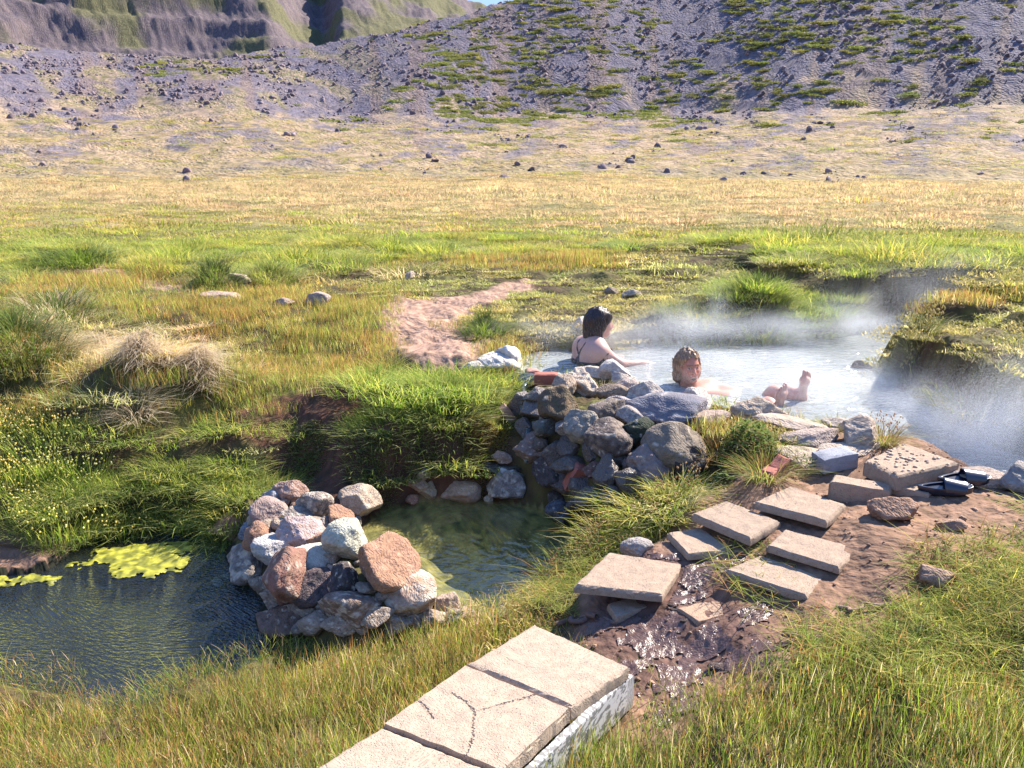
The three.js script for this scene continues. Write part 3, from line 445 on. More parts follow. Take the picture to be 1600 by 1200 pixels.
const blockMat = mat({ color: new THREE.Color(.30, .30, .33), map: concreteTex, bumpMap: concreteBump, bumpScale: .005 });
function brick(px, py, L, H, W, rot, label, o = {}) {
  const c = [V3(-L / 2, H / 2, -W / 2), V3(L / 2, H / 2, -W / 2), V3(L / 2, H / 2, W / 2), V3(-L / 2, H / 2, W / 2)], g = slabGeo(c, H, { n: 8, seed: rockSeed++ });
  const m = new THREE.Mesh(g, o.mat ?? brickMat), p = o.p ?? hit(px, py); m.position.set(p.x + (o.dx ?? 0), p.y + (o.up ?? H * .45), p.z + (o.dz ?? -.03)); m.rotation.set(...rot);
  return top(o.name ?? 'brick', m, label, o.cat ?? 'brick', o.group);
}
brick(853, 603, .165, .078, .09, [0, -.08, .02], 'red brick lying on the spillway rim of the dam', { up: .05 });
brick(832, 600, .09, .075, .09, [0, .2, 0], 'pinkish brick half behind the red spillway brick', { mat: mat({ color: new THREE.Color(.42, .22, .18), map: concreteTex }), up: .045, dz: -.12 });
brick(903, 756, .115, .17, .08, [.3, .15, -.45], 'dark red brick fallen upright in the dam face', { up: .05, dz: .03 });
brick(796, 660, .06, .2, .07, [.2, .4, .55], 'pale red brick leaning beside the trickle', { mat: mat({ color: new THREE.Color(.42, .24, .18), map: concreteTex }), up: .03 });
brick(1220, 742, .11, .07, .075, [.1, .7, .5], 'orange-red brick standing tilted on the turf', { up: .03 });
brick(1206, 746, .1, .05, .07, [0, .9, .1], 'brick half buried beside the tilted orange-red brick', { up: .012 });
brick(1306, 735, .19, .085, .11, [.05, .22, .1], 'blue-grey concrete block on the turf above the steps', { mat: blockMat, up: .05, name: 'concrete_block', cat: 'block' });
// white beam under the walkway edge
{ const a = at(985, 1056, -.17), b = at(795, 1240, -.17), dx = b[0] - a[0], dz = b[1] - a[1], l = Math.hypot(dx, dz), nx = -dz / l * .014, nz = dx / l * .014;
  const c = [[a[0] - nx, a[1] - nz], [a[0] + nx, a[1] + nz], [b[0] + nx, b[1] + nz], [b[0] - nx, b[1] - nz]].map(([x, z]) => V3(x, -.152, z));
  const pl = dataTex(256, (u, v) => { const p = tf(u, v, 3, 5, 123) > .0 ? 0.3 : .9; return [.95 * p, .93 * p, .92 * p]; });
  top('painted_plank', new THREE.Mesh(slabGeo(c, .13, { n: 16, seed: 5 }), mat({ color: new THREE.Color(.62, .61, .61), map: pl, roughness: .7 })), 'flaking white painted plank edging the walkway slabs', 'plank'); }
// sunken sticks and roots in the mud
function stick(a, b, r, col, label, name = 'stick', bend = .03) { const pts = []; for (let i = 0; i <= 8; i++) { const t = i / 8; pts.push(V3(mix(a.x, b.x, t) + bend * N2(t * 2.2, a.x * 9), mix(a.y, b.y, t) + r * .6, mix(a.z, b.z, t) + bend * N2(t * 2.2, a.z * 9 + 4))); }
  return top(name, new THREE.Mesh(new THREE.TubeGeometry(new THREE.CatmullRomCurve3(pts), 24, r, 6), mat({ color: new THREE.Color(...col), bumpMap: gritBump, bumpScale: .003 })), label, 'stick'); }
stick(hit(1048, 945), hit(1068, 972), .006, [.05, .035, .03], 'dark wet twig lying in the mud trickle');
stick(hit(1310, 955), hit(1395, 945), .008, [.3, .2, .14], 'brown root along the grass edge of the bare earth');
stick(hit(872, 975), hit(935, 965), .012, [.16, .1, .08], 'dark piece of wood beside the walkway slab');
stick(hit(905, 965), hit(965, 972), .008, [.2, .13, .1], 'thin brown stick at the mud beside the walkway');
// film of water standing on the trodden mud
{
  const A = bag0(), n = 110, x0 = wetC[0] - .5, z0 = wetC[1] - .5, id = {};
  for (let j = 0; j <= n; j++) for (let i = 0; i <= n; i++) { const x = x0 + i / n, z = z0 + j / n, d = Math.hypot((x - wetC[0]) * 1.2, z - wetC[1]); if (polyD(dirt, x, z) > -.02 || slabFoot.some((f) => polyD(f, x, z) < .01) || fbm(x * 5, z * 5, 3) + .9 * (d - .36) > .05) continue; id[i + j * 999] = A.p.length / 3; A.p.push(x, ground(x, z) + .004 + .003 * N2(x * 30, z * 30), z); A.uv.push(x * 3, z * 3); }
  for (let j = 0; j < n; j++) for (let i = 0; i < n; i++) { const q = [id[i + j * 999], id[i + 1 + j * 999], id[i + (j + 1) * 999], id[i + 1 + (j + 1) * 999]]; if (q.every((v) => v !== undefined)) A.i.push(q[0], q[2], q[1], q[1], q[2], q[3]); }
  const g = new THREE.BufferGeometry(); g.setAttribute('position', new THREE.Float32BufferAttribute(A.p, 3)); g.setAttribute('uv', new THREE.Float32BufferAttribute(A.uv, 2)); g.setIndex(A.i); g.computeVertexNormals();
  top('wet_mud', new THREE.Mesh(g, mat({ color: new THREE.Color(.13, .075, .06), map: grainTex, roughness: .3, bumpMap: gritBump, bumpScale: .003, specularIntensity: .8 })), 'glistening wet brown mud between walkway and step slabs', 'mud', null, 'structure');
}
function bag0() { return { p: [], uv: [], i: [] }; }
// ---------- vegetation ----------
const proj = (x, y, z) => { const dy = y - EYE, f = -dy * sP - z * cP, u = dy * cP - z * sP; return [800 + F * x / f, 600 - F * u / f]; };
const grassMat = mat({ vertexColors: true, roughness: 1, transmission: 0.58, specularIntensity: 0.25, side: THREE.DoubleSide });
// one blade as a bent tapering strip; pushes into arrays
function blade(A, x, y, z, h, w, az, lean, droop, c0, c1, segs = 3) {
  const dx = Math.cos(az), dz = Math.sin(az), fx = -dz, fz = dx, start = A.p.length / 3; // blade faces across its lean
  for (let i = 0; i <= segs; i++) {
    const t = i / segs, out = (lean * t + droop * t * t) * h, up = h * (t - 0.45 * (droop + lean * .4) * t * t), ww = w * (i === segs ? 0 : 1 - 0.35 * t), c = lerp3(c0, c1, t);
    if (i === segs) { A.p.push(x + dx * out, y + up, z + dz * out); A.c.push(...c); } else { A.p.push(x + dx * out - fx * ww / 2, y + up, z + dz * out - fz * ww / 2, x + dx * out + fx * ww / 2, y + up, z + dz * out + fz * ww / 2); A.c.push(...c, ...c); }
  }
  for (let i = 0; i < segs; i++) { const a = start + i * 2; if (i === segs - 1) A.i.push(a, a + 1, a + 2); else A.i.push(a, a + 1, a + 2, a + 1, a + 3, a + 2); }
}
const bag = () => ({ p: [], c: [], i: [] });
function geoOf(A) { const g = new THREE.BufferGeometry(); g.setAttribute('position', new THREE.Float32BufferAttribute(A.p, 3)); g.setAttribute('color', new THREE.Float32BufferAttribute(A.c, 3)); g.setIndex(A.i); g.computeVertexNormals(); return g; }
const pick = (a) => a[Math.floor(R() * a.length)];
function seedHead(A, x, y, z, r, col) { const s = A.p.length / 3; for (const [a, b, c] of [[1, 0, 0], [-1, 0, 0], [0, 1.6, 0], [0, -1.6, 0], [0, 0, 1], [0, 0, -1]]) { A.p.push(x + a * r, y + b * r, z + c * r); A.c.push(...col); } A.i.push(s, s + 2, s + 4, s + 4, s + 2, s + 1, s + 1, s + 2, s + 5, s + 5, s + 2, s, s, s + 4, s + 3, s + 4, s + 1, s + 3, s + 1, s + 5, s + 3, s + 5, s, s + 3); }
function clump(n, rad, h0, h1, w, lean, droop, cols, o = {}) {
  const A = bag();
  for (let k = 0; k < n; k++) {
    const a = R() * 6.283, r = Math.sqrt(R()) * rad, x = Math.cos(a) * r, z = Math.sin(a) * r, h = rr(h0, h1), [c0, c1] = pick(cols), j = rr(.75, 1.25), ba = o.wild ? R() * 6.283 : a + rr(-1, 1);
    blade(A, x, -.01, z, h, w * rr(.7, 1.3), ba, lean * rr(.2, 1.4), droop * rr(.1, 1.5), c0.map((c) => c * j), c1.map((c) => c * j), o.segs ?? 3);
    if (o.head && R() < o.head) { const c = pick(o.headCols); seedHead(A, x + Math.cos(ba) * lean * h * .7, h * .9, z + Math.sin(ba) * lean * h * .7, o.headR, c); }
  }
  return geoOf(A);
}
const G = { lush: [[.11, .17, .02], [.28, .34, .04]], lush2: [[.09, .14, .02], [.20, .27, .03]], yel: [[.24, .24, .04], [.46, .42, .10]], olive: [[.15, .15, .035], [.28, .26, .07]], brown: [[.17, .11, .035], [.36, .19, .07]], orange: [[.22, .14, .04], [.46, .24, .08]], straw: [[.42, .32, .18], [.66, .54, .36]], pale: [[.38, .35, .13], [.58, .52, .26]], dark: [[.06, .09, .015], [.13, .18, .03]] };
const KINDS = {
  turf: [clump(230, .20, .02, .06, .005, .6, .5, [G.yel, G.olive, G.lush, G.yel, G.pale], { wild: 1 }), clump(230, .20, .02, .05, .005, .6, .5, [G.yel, G.olive, G.pale], { wild: 1 })],
  lush: [clump(230, .20, .08, .2, .0042, .35, .7, [G.lush, G.lush2, G.yel]), clump(230, .21, .07, .18, .0042, .4, .8, [G.lush, G.yel, G.yel, G.lush2])],
  rush: [clump(220, .20, .05, .14, .0026, .22, .15, [G.brown, G.orange, G.olive, G.lush, G.yel, G.pale, G.yel, G.lush], { segs: 2, wild: 1 }), clump(220, .20, .06, .17, .0026, .24, .12, [G.olive, G.orange, G.lush, G.yel, G.brown], { segs: 2, wild: 1 })],
  dry: [clump(200, .20, .06, .18, .004, .5, .9, [G.straw, G.pale, G.yel]), clump(200, .21, .06, .16, .004, .6, .9, [G.straw, G.pale])],
  flower: [clump(190, .20, .10, .22, .0032, .2, .3, [G.lush, G.yel, G.lush2], { head: .4, headR: .0055, headCols: [[.62, .55, .16], [.66, .6, .3], [.5, .42, .14]] })],
};
const TAN = [[.33, .25, .13], [.50, .39, .22]], TAN2 = [[.29, .21, .11], [.44, .33, .2]];
const FARK = { turf: [clump(110, .5, .04, .10, .014, .5, .5, [G.yel, G.olive, TAN], { segs: 2 })], lush: [clump(120, .5, .08, .2, .013, .4, .6, [G.lush, G.yel, G.olive], { segs: 2 })], rush: [clump(110, .5, .06, .15, .011, .25, .2, [G.orange, G.olive, G.brown, G.yel, TAN], { segs: 2 })], dry: [clump(110, .5, .08, .2, .013, .5, .7, [TAN, TAN2, TAN, G.olive], { segs: 2 })] };
const ZONES = [ // picture zones of the plant cover: x, y, rx, ry, kind, strength
  [650, 640, 110, 55, 'lush', 3], [560, 670, 120, 40, 'lush', 1.5], [230, 745, 190, 55, 'lush', 2.2], [90, 740, 130, 70, 'flower', 3], [1190, 480, 80, 40, 'lush', 3], [1000, 860, 110, 50, 'lush', 2], [350, 395, 330, 24, 'lush', 1.5], [1090, 505, 90, 35, 'lush', 2], [1500, 960, 220, 80, 'lush', 2.2], [1350, 395, 200, 16, 'lush', 1.6], [470, 1030, 90, 50, 'lush', 2], [150, 800, 120, 30, 'flower', 2],
  [430, 480, 260, 40, 'rush', 2.4], [230, 1130, 350, 90, 'rush', 3], [1180, 1150, 330, 80, 'rush', 3], [420, 580, 240, 60, 'rush', 2.2], [800, 415, 170, 18, 'rush', 2.5], [620, 1010, 120, 50, 'rush', 2], [1130, 700, 60, 40, 'rush', 2],
  [930, 480, 190, 40, 'turf', 4], [700, 440, 120, 20, 'turf', 2.5], [1120, 430, 130, 25, 'turf', 3], [1540, 545, 110, 40, 'turf', 3.5], [1250, 720, 120, 40, 'turf', 2], [500, 720, 120, 40, 'turf', 1.5], [500, 440, 200, 15, 'turf', 1],
  [200, 530, 130, 40, 'dry', 2.5], [320, 560, 70, 40, 'dry', 2.5], [800, 305, 1200, 30, 'dry', .9], [200, 620, 80, 25, 'dry', 1.2], [600, 290, 1500, 14, 'dry', .8], [1300, 340, 500, 14, 'dry', .7],
];
const zoneOf = (px, py, x, z) => { let best = 'turf', bw = 0; const w = { turf: .55, lush: .5, rush: .5, dry: .25, flower: 0 }; for (const [zx, zy, rx, ry, k, s] of ZONES) { const q = ((px - zx) / rx) ** 2 + ((py - zy) / ry) ** 2; if (q < 6) w[k] += s * Math.exp(-q); } for (const k in w) { const v = w[k] * (0.6 + 0.8 * Math.abs(N2(x * 1.1 + k.length * 7, z * 1.1)) + .5 * R()); if (v > bw) { bw = v; best = k; } } return best; };
const heapZone = (x, z) => Math.min(segd(x, z, heapA, heapB), segd(x, z, heapC, heapB)) < .34;
const damTop = [[796, 596], [900, 588], [985, 592], [1130, 650], [1108, 735], [1060, 770], [1000, 800], [940, 840], [890, 890], [865, 870], [810, 790], [790, 690]].map((q) => { const p = hit(...q); return [p.x, p.z]; });
function free(x, z, m = 0) {
  if (polyD(upperPool, x, z) < .02 + m || polyD(lowerPool, x, z) < .04 || polyD(stream, x, z) < .02) return 0;
  if (polyD(path, x, z) + .06 * N2(x * 5, z * 5) < .04) return R() < .03 ? 1 : 0;
  if (polyD(trail, x, z) < 0) return R() < .3 ? 1 : 0;
  const dd = polyD(dirt, x, z) + .07 * N2(x * 4, z * 4); if (dd < .02) return R() < .006 ? 1 : 0;
  if (polyD(mudFlat, x, z) < 0) return R() < .12 ? 1 : 0;
  if (heapZone(x, z) || polyD(damTop, x, z) < 0) return 0;
  for (const f of slabFoot) if (polyD(f, x, z) < .035) return 0;
  return 1;
}
{
  const put = { }; const m4 = new THREE.Matrix4(), q = new THREE.Quaternion(), sc = V3(), e = new THREE.Euler();
  const add = (key, geo, x, y, z, s, hs, col) => { (put[key] ??= { geo, m: [], c: [] }); e.set(rr(-.12, .12), R() * 6.283, rr(-.12, .12)); m4.compose(V3(x, y, z), q.setFromEuler(e), sc.set(s, s * hs, s)); put[key].m.push(m4.clone()); put[key].c.push(col); };
  // equal-area rings: r0, r1, per square metre, half-angle
  const NEARK = { turf: KINDS.turf, dry: KINDS.dry, flower: KINDS.flower,
    lush: [clump(340, .20, .05, .15, .0026, .35, .7, [G.lush, G.lush2, G.yel, G.dark, G.olive], { wild: 1 }), clump(340, .21, .05, .14, .0026, .4, .8, [G.lush2, G.yel, G.dark, G.brown, G.lush], { wild: 1 })],
    rush: [clump(330, .20, .04, .14, .002, .2, .15, [G.brown, G.lush, G.olive, G.lush2, G.yel, G.dark, G.orange, G.lush], { segs: 2, wild: 1, head: .06, headR: .0025, headCols: [[.4, .2, .08], [.5, .4, .2]] }), clump(330, .20, .05, .16, .002, .22, .12, [G.olive, G.orange, G.lush2, G.yel, G.brown, G.dark, G.straw, G.lush, G.lush], { segs: 2, wild: 1 })] };
  const bands = [[1.3, 3.6, 84, 47, 0], [3.6, 8.5, 46, 41, 0], [8.5, 15, 18, 37, 0], [15, 30, 9, 36, 1], [30, 74, 2.6, 35, 1], [74, 118, 1.1, 35, 1]];
  for (const [r0, r1, den, ha, far] of bands) {
    const n = Math.round((r1 * r1 - r0 * r0) * ha * D2R * den);
    for (let k = 0; k < n; k++) {
      const r = Math.sqrt(mix(r0 * r0, r1 * r1, R())), a = rr(-ha, ha) * D2R, x = Math.sin(a) * r, z = -Math.cos(a) * r; if (r < 15 && !free(x, z)) continue;
      const y = ground(x, z), [px, py] = proj(x, y, z);
      // bare steep banks
      if (r < 9) { const sl = Math.hypot(ground(x + .03, z) - ground(x - .03, z), ground(x, z + .03) - ground(x, z - .03)) / .06; if (sl > 2.2 && (z < -6.3 || (x > 2.25 && z < -4.4) || R() < .3)) continue; if (polyD(bankSoil, x, z) < 0 && R() < .72) continue; }
      let kind = zoneOf(px + 40 * N2(x * .3, z * .3), py + (r > 9 ? 26 * fbm(x * .2, z * .2 + 8, 3) : 8 * N2(x * 2, z * 2)), x, z), pat = fbm(x * .5, z * .5, 2); if (far && kind === 'flower') kind = 'lush';
      if (r > 9 && R() < .35 * Math.max(0, pat)) kind = 'dry';
      const set = (far ? FARK : r < 3.6 ? NEARK : KINDS)[kind], vi = Math.floor(R() * set.length), key = (far ? 'far_' : r < 3.6 ? 'near_' : '') + kind + vi;
      let s = far ? rr(.6, 1.2) * (r > 30 ? 1.7 : 1) : rr(.7, 1.25) * (r > 8.5 ? 1.35 : 1), hs = rr(.75, 1.15) * (1 + .35 * pat) * (far ? (r > 30 ? .45 : .5) : r > 8.5 ? .5 : 1);
      if (r > 9 && R() < .05) { s *= 1.3; hs *= 1.8; } if (r > 74 && R() < .4 + fbm(x * .1, z * .1, 2)) continue;
      if (r > 3.4 && r < 8.5) hs *= .72; if (r < 3.4) hs *= .78; if (r < 5 && (polyD(stream, x, z) < .35 || polyD(lowerPool, x, z) < .4) && z > -4.2) hs *= .6; if (r < 8 && polyD(dirt, x, z) < .3) hs *= .55 + .45 * sstep(.02, .3, polyD(dirt, x, z)); if (r < 6 && x > 0 && x < 1.1 && z < -3) hs *= .7;
      const t = 1.3 + .45 * fbm(x * 1.6 + 4, z * 1.6, 3) + rr(-.12, .12), w = clamp(.5 + .5 * N2(x * .4, z * .4 + 9) + .5 * N2(x * 2.4, z * 2.4));
      const col = new THREE.Color(t * mix(.9, 1.22, w), t * mix(1, 1.02, w), t * mix(.9, 1.05, w));
      add(key, set[vi], x, y - .004, z, s, hs, col);
    }
  }
  // grass hanging over the stream bank
  for (let k = 0; k < 900; k++) { const a = rr(-44, -14) * D2R, r = rr(4.2, 6.2), x = Math.sin(a) * r, z = -Math.cos(a) * r, d = polyD(stream, x, z); if (d < .015 || d > .3 || z > -4.1 || heapZone(x, z) || polyD(mudFlat, x, z) < 0) continue; const vi = k % 2; add('lush' + vi, KINDS.lush[vi], x, ground(x, z) - .01, z, rr(.6, .9), rr(.8, 1.1), new THREE.Color(1.05, 1.1, 1)); }
  const LAB = { turf: ['turf_grass', 'short yellow-green turf grass covering the meadow', 'grass'], lush: ['lush_grass', 'long bright green meadow grass', 'grass'], rush: ['rusty_rushes', 'thin upright rushes with rusty brown tips', 'rushes'], dry: ['straw_grass', 'straw-coloured dry meadow grass', 'grass'], flower: ['flowering_grass', 'green grass dotted with tiny yellow flower heads', 'grass'] };
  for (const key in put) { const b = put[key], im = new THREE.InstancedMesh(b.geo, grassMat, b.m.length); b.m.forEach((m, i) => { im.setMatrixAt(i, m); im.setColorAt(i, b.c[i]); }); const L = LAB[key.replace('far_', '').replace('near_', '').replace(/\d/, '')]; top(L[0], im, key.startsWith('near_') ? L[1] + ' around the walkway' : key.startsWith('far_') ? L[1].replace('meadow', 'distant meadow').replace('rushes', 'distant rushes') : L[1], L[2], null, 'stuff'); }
}
// single tufts and tussocks that stand out
function tuft(px, py, radM, n, h0, h1, w, cols, label, o = {}) {
  const c = hit(px, py), A = bag();
  for (let k = 0; k < n; k++) { const a = R() * 6.283, r = Math.sqrt(R()) * radM, x = Math.cos(a) * r, z = Math.sin(a) * r * (o.flatZ ?? 1), yy = (o.dome ?? 0) * (1 - (r / radM) ** 2) * (.7 + .6 * N2(x * 9, z * 9 + px)), h = rr(h0, h1), [c0, c1] = pick(cols), j = rr(.7, 1.3);
    const gy = o.follow === false ? 0 : ground(c.x + x, c.z + z) - c.y; const lean = o.lean ?? .5;
    blade(A, x, clamp(gy, -.3, .3) + yy - .01, z, h, w * rr(.7, 1.3), o.comb !== undefined ? (R() < .7 ? o.comb + rr(-1, 1) : R() * 6.283) : o.wild ? R() * 6.283 : a + rr(-.8, .8), lean * rr(.2, 1.5), (o.droop ?? .8) * rr(.2, 1.4), c0.map((v) => v * j), c1.map((v) => v * j), 4);
    if (o.head && R() < o.head) seedHead(A, x + Math.cos(a) * .1 * h, clamp(gy, -.3, .3) + yy + h * .92, z, o.headR ?? .006, pick(o.headCols)); }
  const m = new THREE.Mesh(geoOf(A), grassMat); m.position.copy(c); if (o.up) m.position.y += o.up; return top(o.name ?? 'grass_tuft', m, label, o.cat ?? 'grass tuft', o.group);
}
const ST = [[[.46, .36, .23], [.70, .58, .42]], [[.40, .30, .18], [.62, .50, .34]]];
tuft(150, 548, .19, 2200, .05, .13, .003, ST, 'large bleached straw tussock on the left bank', { droop: 1.5, lean: .9, dome: .12, comb: 1.9, name: 'straw_tussock', cat: 'tussock' });
tuft(228, 552, .16, 1800, .05, .13, .003, ST, 'straw tussock hump next to the largest bleached tussock', { droop: 1.5, lean: .9, dome: .13, comb: 1.4, name: 'straw_tussock', cat: 'tussock' });
tuft(315, 572, .14, 1400, .05, .12, .003, ST, 'smaller straw tussock at the end of the bleached row', { droop: 1.5, lean: .9, dome: .12, comb: 1.2, name: 'straw_tussock', cat: 'tussock' });
tuft(212, 640, .1, 320, .1, .2, .004, ST, 'small straw tuft in the green bank below the bleached tussocks', { droop: 1.1 });
tuft(25, 540, .36, 1800, .12, .26, .005, [G.dark, G.lush2, G.olive], 'tall dark green tussock at the upstream side of the bleached tussocks', { dome: .12, name: 'green_tussock', cat: 'tussock' });
tuft(90, 500, .3, 700, .1, .28, .005, [G.dark, G.lush2, G.straw], 'green tussock with straw tips behind the bleached tussocks', { dome: .1, name: 'green_tussock', cat: 'tussock' });
tuft(125, 415, .42, 900, .1, .26, .007, [G.dark, G.lush2, G.lush], 'dark green tussock far out in the meadow', { dome: .12, name: 'green_tussock', cat: 'tussock' });
tuft(338, 448, .24, 600, .1, .28, .006, [G.dark, G.lush2, G.olive], 'dark round tussock beside the pale meadow boulder', { dome: .15, name: 'green_tussock', cat: 'tussock' });
tuft(420, 440, .35, 800, .1, .25, .006, [G.lush, G.olive, G.yel], 'light green tussock next to the meadow boulder', { dome: .1, name: 'green_tussock', cat: 'tussock' });
tuft(758, 528, .2, 700, .08, .2, .004, [G.dark, G.lush2, G.lush], 'green tussock between the dirt path and the pool outlet', { dome: .08, name: 'green_tussock', cat: 'tussock' });
tuft(690, 650, .3, 1700, .07, .15, .005, [G.lush, G.lush, G.yel], 'bright green long grass tussock on the bank above the lower pool', { name: 'green_tussock', cat: 'tussock' });
tuft(600, 668, .28, 1400, .06, .14, .005, [G.lush, G.lush2, G.yel], 'green grass tussock overhanging the earth bank', { name: 'green_tussock', cat: 'tussock' });
tuft(938, 612, .07, 220, .07, .15, .003, [G.olive, G.yel, G.straw], 'grass tuft growing between the pale boulders of the dam', { flatZ: .6 });
tuft(1300, 672, .05, 160, .06, .13, .0028, [G.yel, G.pale, G.olive], 'small grass tuft at the water edge of the pool rim');
tuft(1380, 692, .07, 260, .09, .18, .003, [G.yel, G.orange, G.olive], 'bushy yellow-green tuft beside the wedge boulder', { head: .15, headCols: [[.45, .25, .1]], headR: .004 });
tuft(1120, 712, .09, 320, .1, .2, .0028, [G.orange, G.brown, G.olive], 'rusty orange grass tuft at the end of the dam', {});
tuft(1195, 745, .09, 320, .08, .2, .003, [G.yel, G.orange, G.lush], 'yellowish grass tuft behind the orange-red brick');
tuft(1220, 700, .08, 220, .05, .12, .003, [G.yel, G.lush, G.olive], 'short grass tuft below the mauve rim stone');
tuft(1335, 768, .07, 200, .015, .05, .003, [G.dark, G.olive, G.lush2], 'low dark green plants against the slab set on edge');
tuft(1440, 532, .1, 260, .1, .2, .003, [G.olive, G.pale, G.lush2], 'flowering yellow bush on the promontory bank', { head: .7, headCols: [[.55, .46, .16], [.5, .42, .2]], headR: .006, name: 'flowering_bush', cat: 'bush' });
tuft(1190, 478, .3, 900, .1, .26, .006, [G.lush, G.yel, G.lush2], 'bright green tussock on the bank behind the pool', { name: 'green_tussock', cat: 'tussock' });
tuft(1080, 515, .3, 700, .1, .22, .005, [G.lush, G.olive, G.dark], 'grass tussock fringing the far pool edge', { name: 'green_tussock', cat: 'tussock' });
tuft(1040, 800, .17, 420, .1, .22, .0035, [G.yel, G.lush, G.lush, G.pale], 'tall seeding sedge clump above the dam foot', { head: .35, headCols: [[.42, .26, .12], [.5, .36, .18]], headR: .0045, lean: .35, name: 'sedge_clump', cat: 'sedge' });
tuft(955, 872, .15, 380, .08, .2, .0035, [G.yel, G.lush, G.pale, G.orange], 'sedge clump at the corner of the square pinkish slab', { head: .3, headCols: [[.42, .26, .12], [.5, .36, .18]], headR: .0045, lean: .35, name: 'sedge_clump', cat: 'sedge' });
tuft(885, 915, .1, 260, .1, .24, .003, [G.lush, G.yel, G.orange], 'thin sedge clump hanging over the lower pool', { head: .3, headCols: [[.42, .26, .12]], headR: .004, name: 'sedge_clump', cat: 'sedge' });
tuft(820, 965, .05, 60, .05, .13, .003, [G.yel, G.orange], 'few rusty stems between lower pool and walkway');
// leafy plant and mosses
const leafMat = grassMat;
function leafy(px, py, rad, n, size, col, label) {
  const c = hit(px, py), A = bag();
  for (let k = 0; k < n; k++) { const a = R() * 6.283, r = Math.sqrt(R()) * rad, x = Math.cos(a) * r, z = Math.sin(a) * r, y = clamp(ground(c.x + x, c.z + z) - c.y, -.2, .2) + .1 * rad / .12 * (1 - (r / rad) ** 2) * rr(.3, 1) + .01, s = size * rr(.6, 1.3), t = rr(0, 6.3), j = rr(.6, 1.35), b = A.p.length / 3, ux = Math.cos(t), uz = Math.sin(t), tilt = rr(-.2, .7);
    for (const [l, w, h] of [[0, 0, 0], [.5, .34, .1], [1, 0, -.05], [.5, -.34, .1], [.5, 0, .02]]) { A.p.push(x + (ux * l - uz * w) * s, y + (h + tilt * l) * s, z + (uz * l + ux * w) * s); A.c.push(...col.map((v) => v * j)); }
    A.i.push(b, b + 1, b + 4, b + 1, b + 2, b + 4, b + 2, b + 3, b + 4, b + 3, b, b + 4); }
  const m = new THREE.Mesh(geoOf(A), leafMat); m.position.copy(c); return top('leafy_plant', m, label, 'plant');
}
leafy(1165, 700, .15, 900, .024, [.15, .21, .025], 'bright green leafy cushion plant behind the orange-red brick');
leafy(1245, 800, .035, 60, .02, [.13, .2, .03], 'small green plant in the gap between step slabs');
leafy(1130, 752, .05, 120, .022, [.13, .18, .03], 'leafy weeds at the top of the tall sedge');
leafy(1255, 738, .1, 260, .014, [.14, .17, .03], 'low leafy ground plant beside the grey block');
leafy(1018, 838, .08, 180, .016, [.14, .2, .03], 'small leafy weeds beside the broken slab');
function moss(px, py, rad, h, col, label) {
  const c = hit(px, py), A = bag();
  for (let k = 0; k < 2600; k++) { const a = R() * 6.283, r = Math.sqrt(R()) * rad, x = Math.cos(a) * r, z = Math.sin(a) * r, j = rr(.6, 1.4); const gy = clamp(ground(c.x + x, c.z + z) - c.y, -.35, .2); const hh = h * (1 - (r / rad) ** 2) * (0.6 + .6 * Math.abs(N2((c.x + x) * 18, (c.z + z) * 18))); blade(A, x, gy + hh - .012, z, rr(.012, .03), .005, R() * 6.3, .8, .6, col.map((v) => v * j * .8), col.map((v) => v * j), 2); }
  const m = new THREE.Mesh(geoOf(A), grassMat); m.position.copy(c); return top('moss_cushion', m, label, 'moss');
}
moss(765, 675, .14, .05, [.36, .27, .03], 'golden moss cushion on the bank beside the trickle');
moss(745, 705, .1, .05, [.42, .25, .03], 'orange-yellow moss cushion hanging over the earth bank');
moss(775, 640, .09, .04, [.25, .25, .03], 'yellow-green moss below the white outlet stones');
moss(590, 722, .13, .04, [.26, .28, .04], 'yellow-green moss ledge on the earth bank');
moss(480, 712, .15, .04, [.24, .24, .04], 'mossy green ledge at the upstream end of the earth bank');
// algae mats in the stream
function algae(poly, y, label) {
  const P = polyPx(poly, y), xs = P.map((p) => p[0]), zs = P.map((p) => p[1]), g = []; const n = 80, x0 = Math.min(...xs), x1 = Math.max(...xs), z0 = Math.min(...zs), z1 = Math.max(...zs), A = bag(), id = {};
  for (let j = 0; j <= n; j++) for (let i = 0; i <= n; i++) { const x = mix(x0, x1, i / n), z = mix(z0, z1, j / n), d = polyD(P, x, z) + .09 * fbm(x * 5, z * 5, 4); if (d < 0 && (fbm(x * 9 + 3, z * 9, 3) < .34 || d < -.06)) { id[i + j * 999] = A.p.length / 3; const t = clamp(.5 + fbm(x * 12, z * 12, 3)); A.p.push(x, y - .001 + .009 * Math.max(-.1, fbm(x * 16, z * 16, 4) + .2) - .006 * sstep(-.05, 0, d), z); A.c.push(...lerp3([.12, .12, .01], [.30, .28, .025], sstep(.25, .85, t))); } }
  for (let j = 0; j < n; j++) for (let i = 0; i < n; i++) { const a = id[i + j * 999], b = id[i + 1 + j * 999], c = id[i + (j + 1) * 999], d = id[i + 1 + (j + 1) * 999]; if ([a, b, c, d].every((v) => v !== undefined)) A.i.push(a, c, b, b, c, d); }
  return top('algae_mat', new THREE.Mesh(geoOf(A), mat({ vertexColors: true, roughness: .55, bumpMap: gritBump, bumpScale: .004 })), label, 'algae');
}
algae([[100, 885], [150, 858], [220, 848], [300, 846], [300, 870], [285, 890], [230, 902], [180, 900], [150, 880]], -.612, 'bright yellow-green algae mat floating in the stream');
algae([[-60, 900], [10, 895], [60, 895], [95, 902], [80, 909], [0, 912], [-60, 915]], -.612, 'narrow strip of green algae along the muddy stream shore');
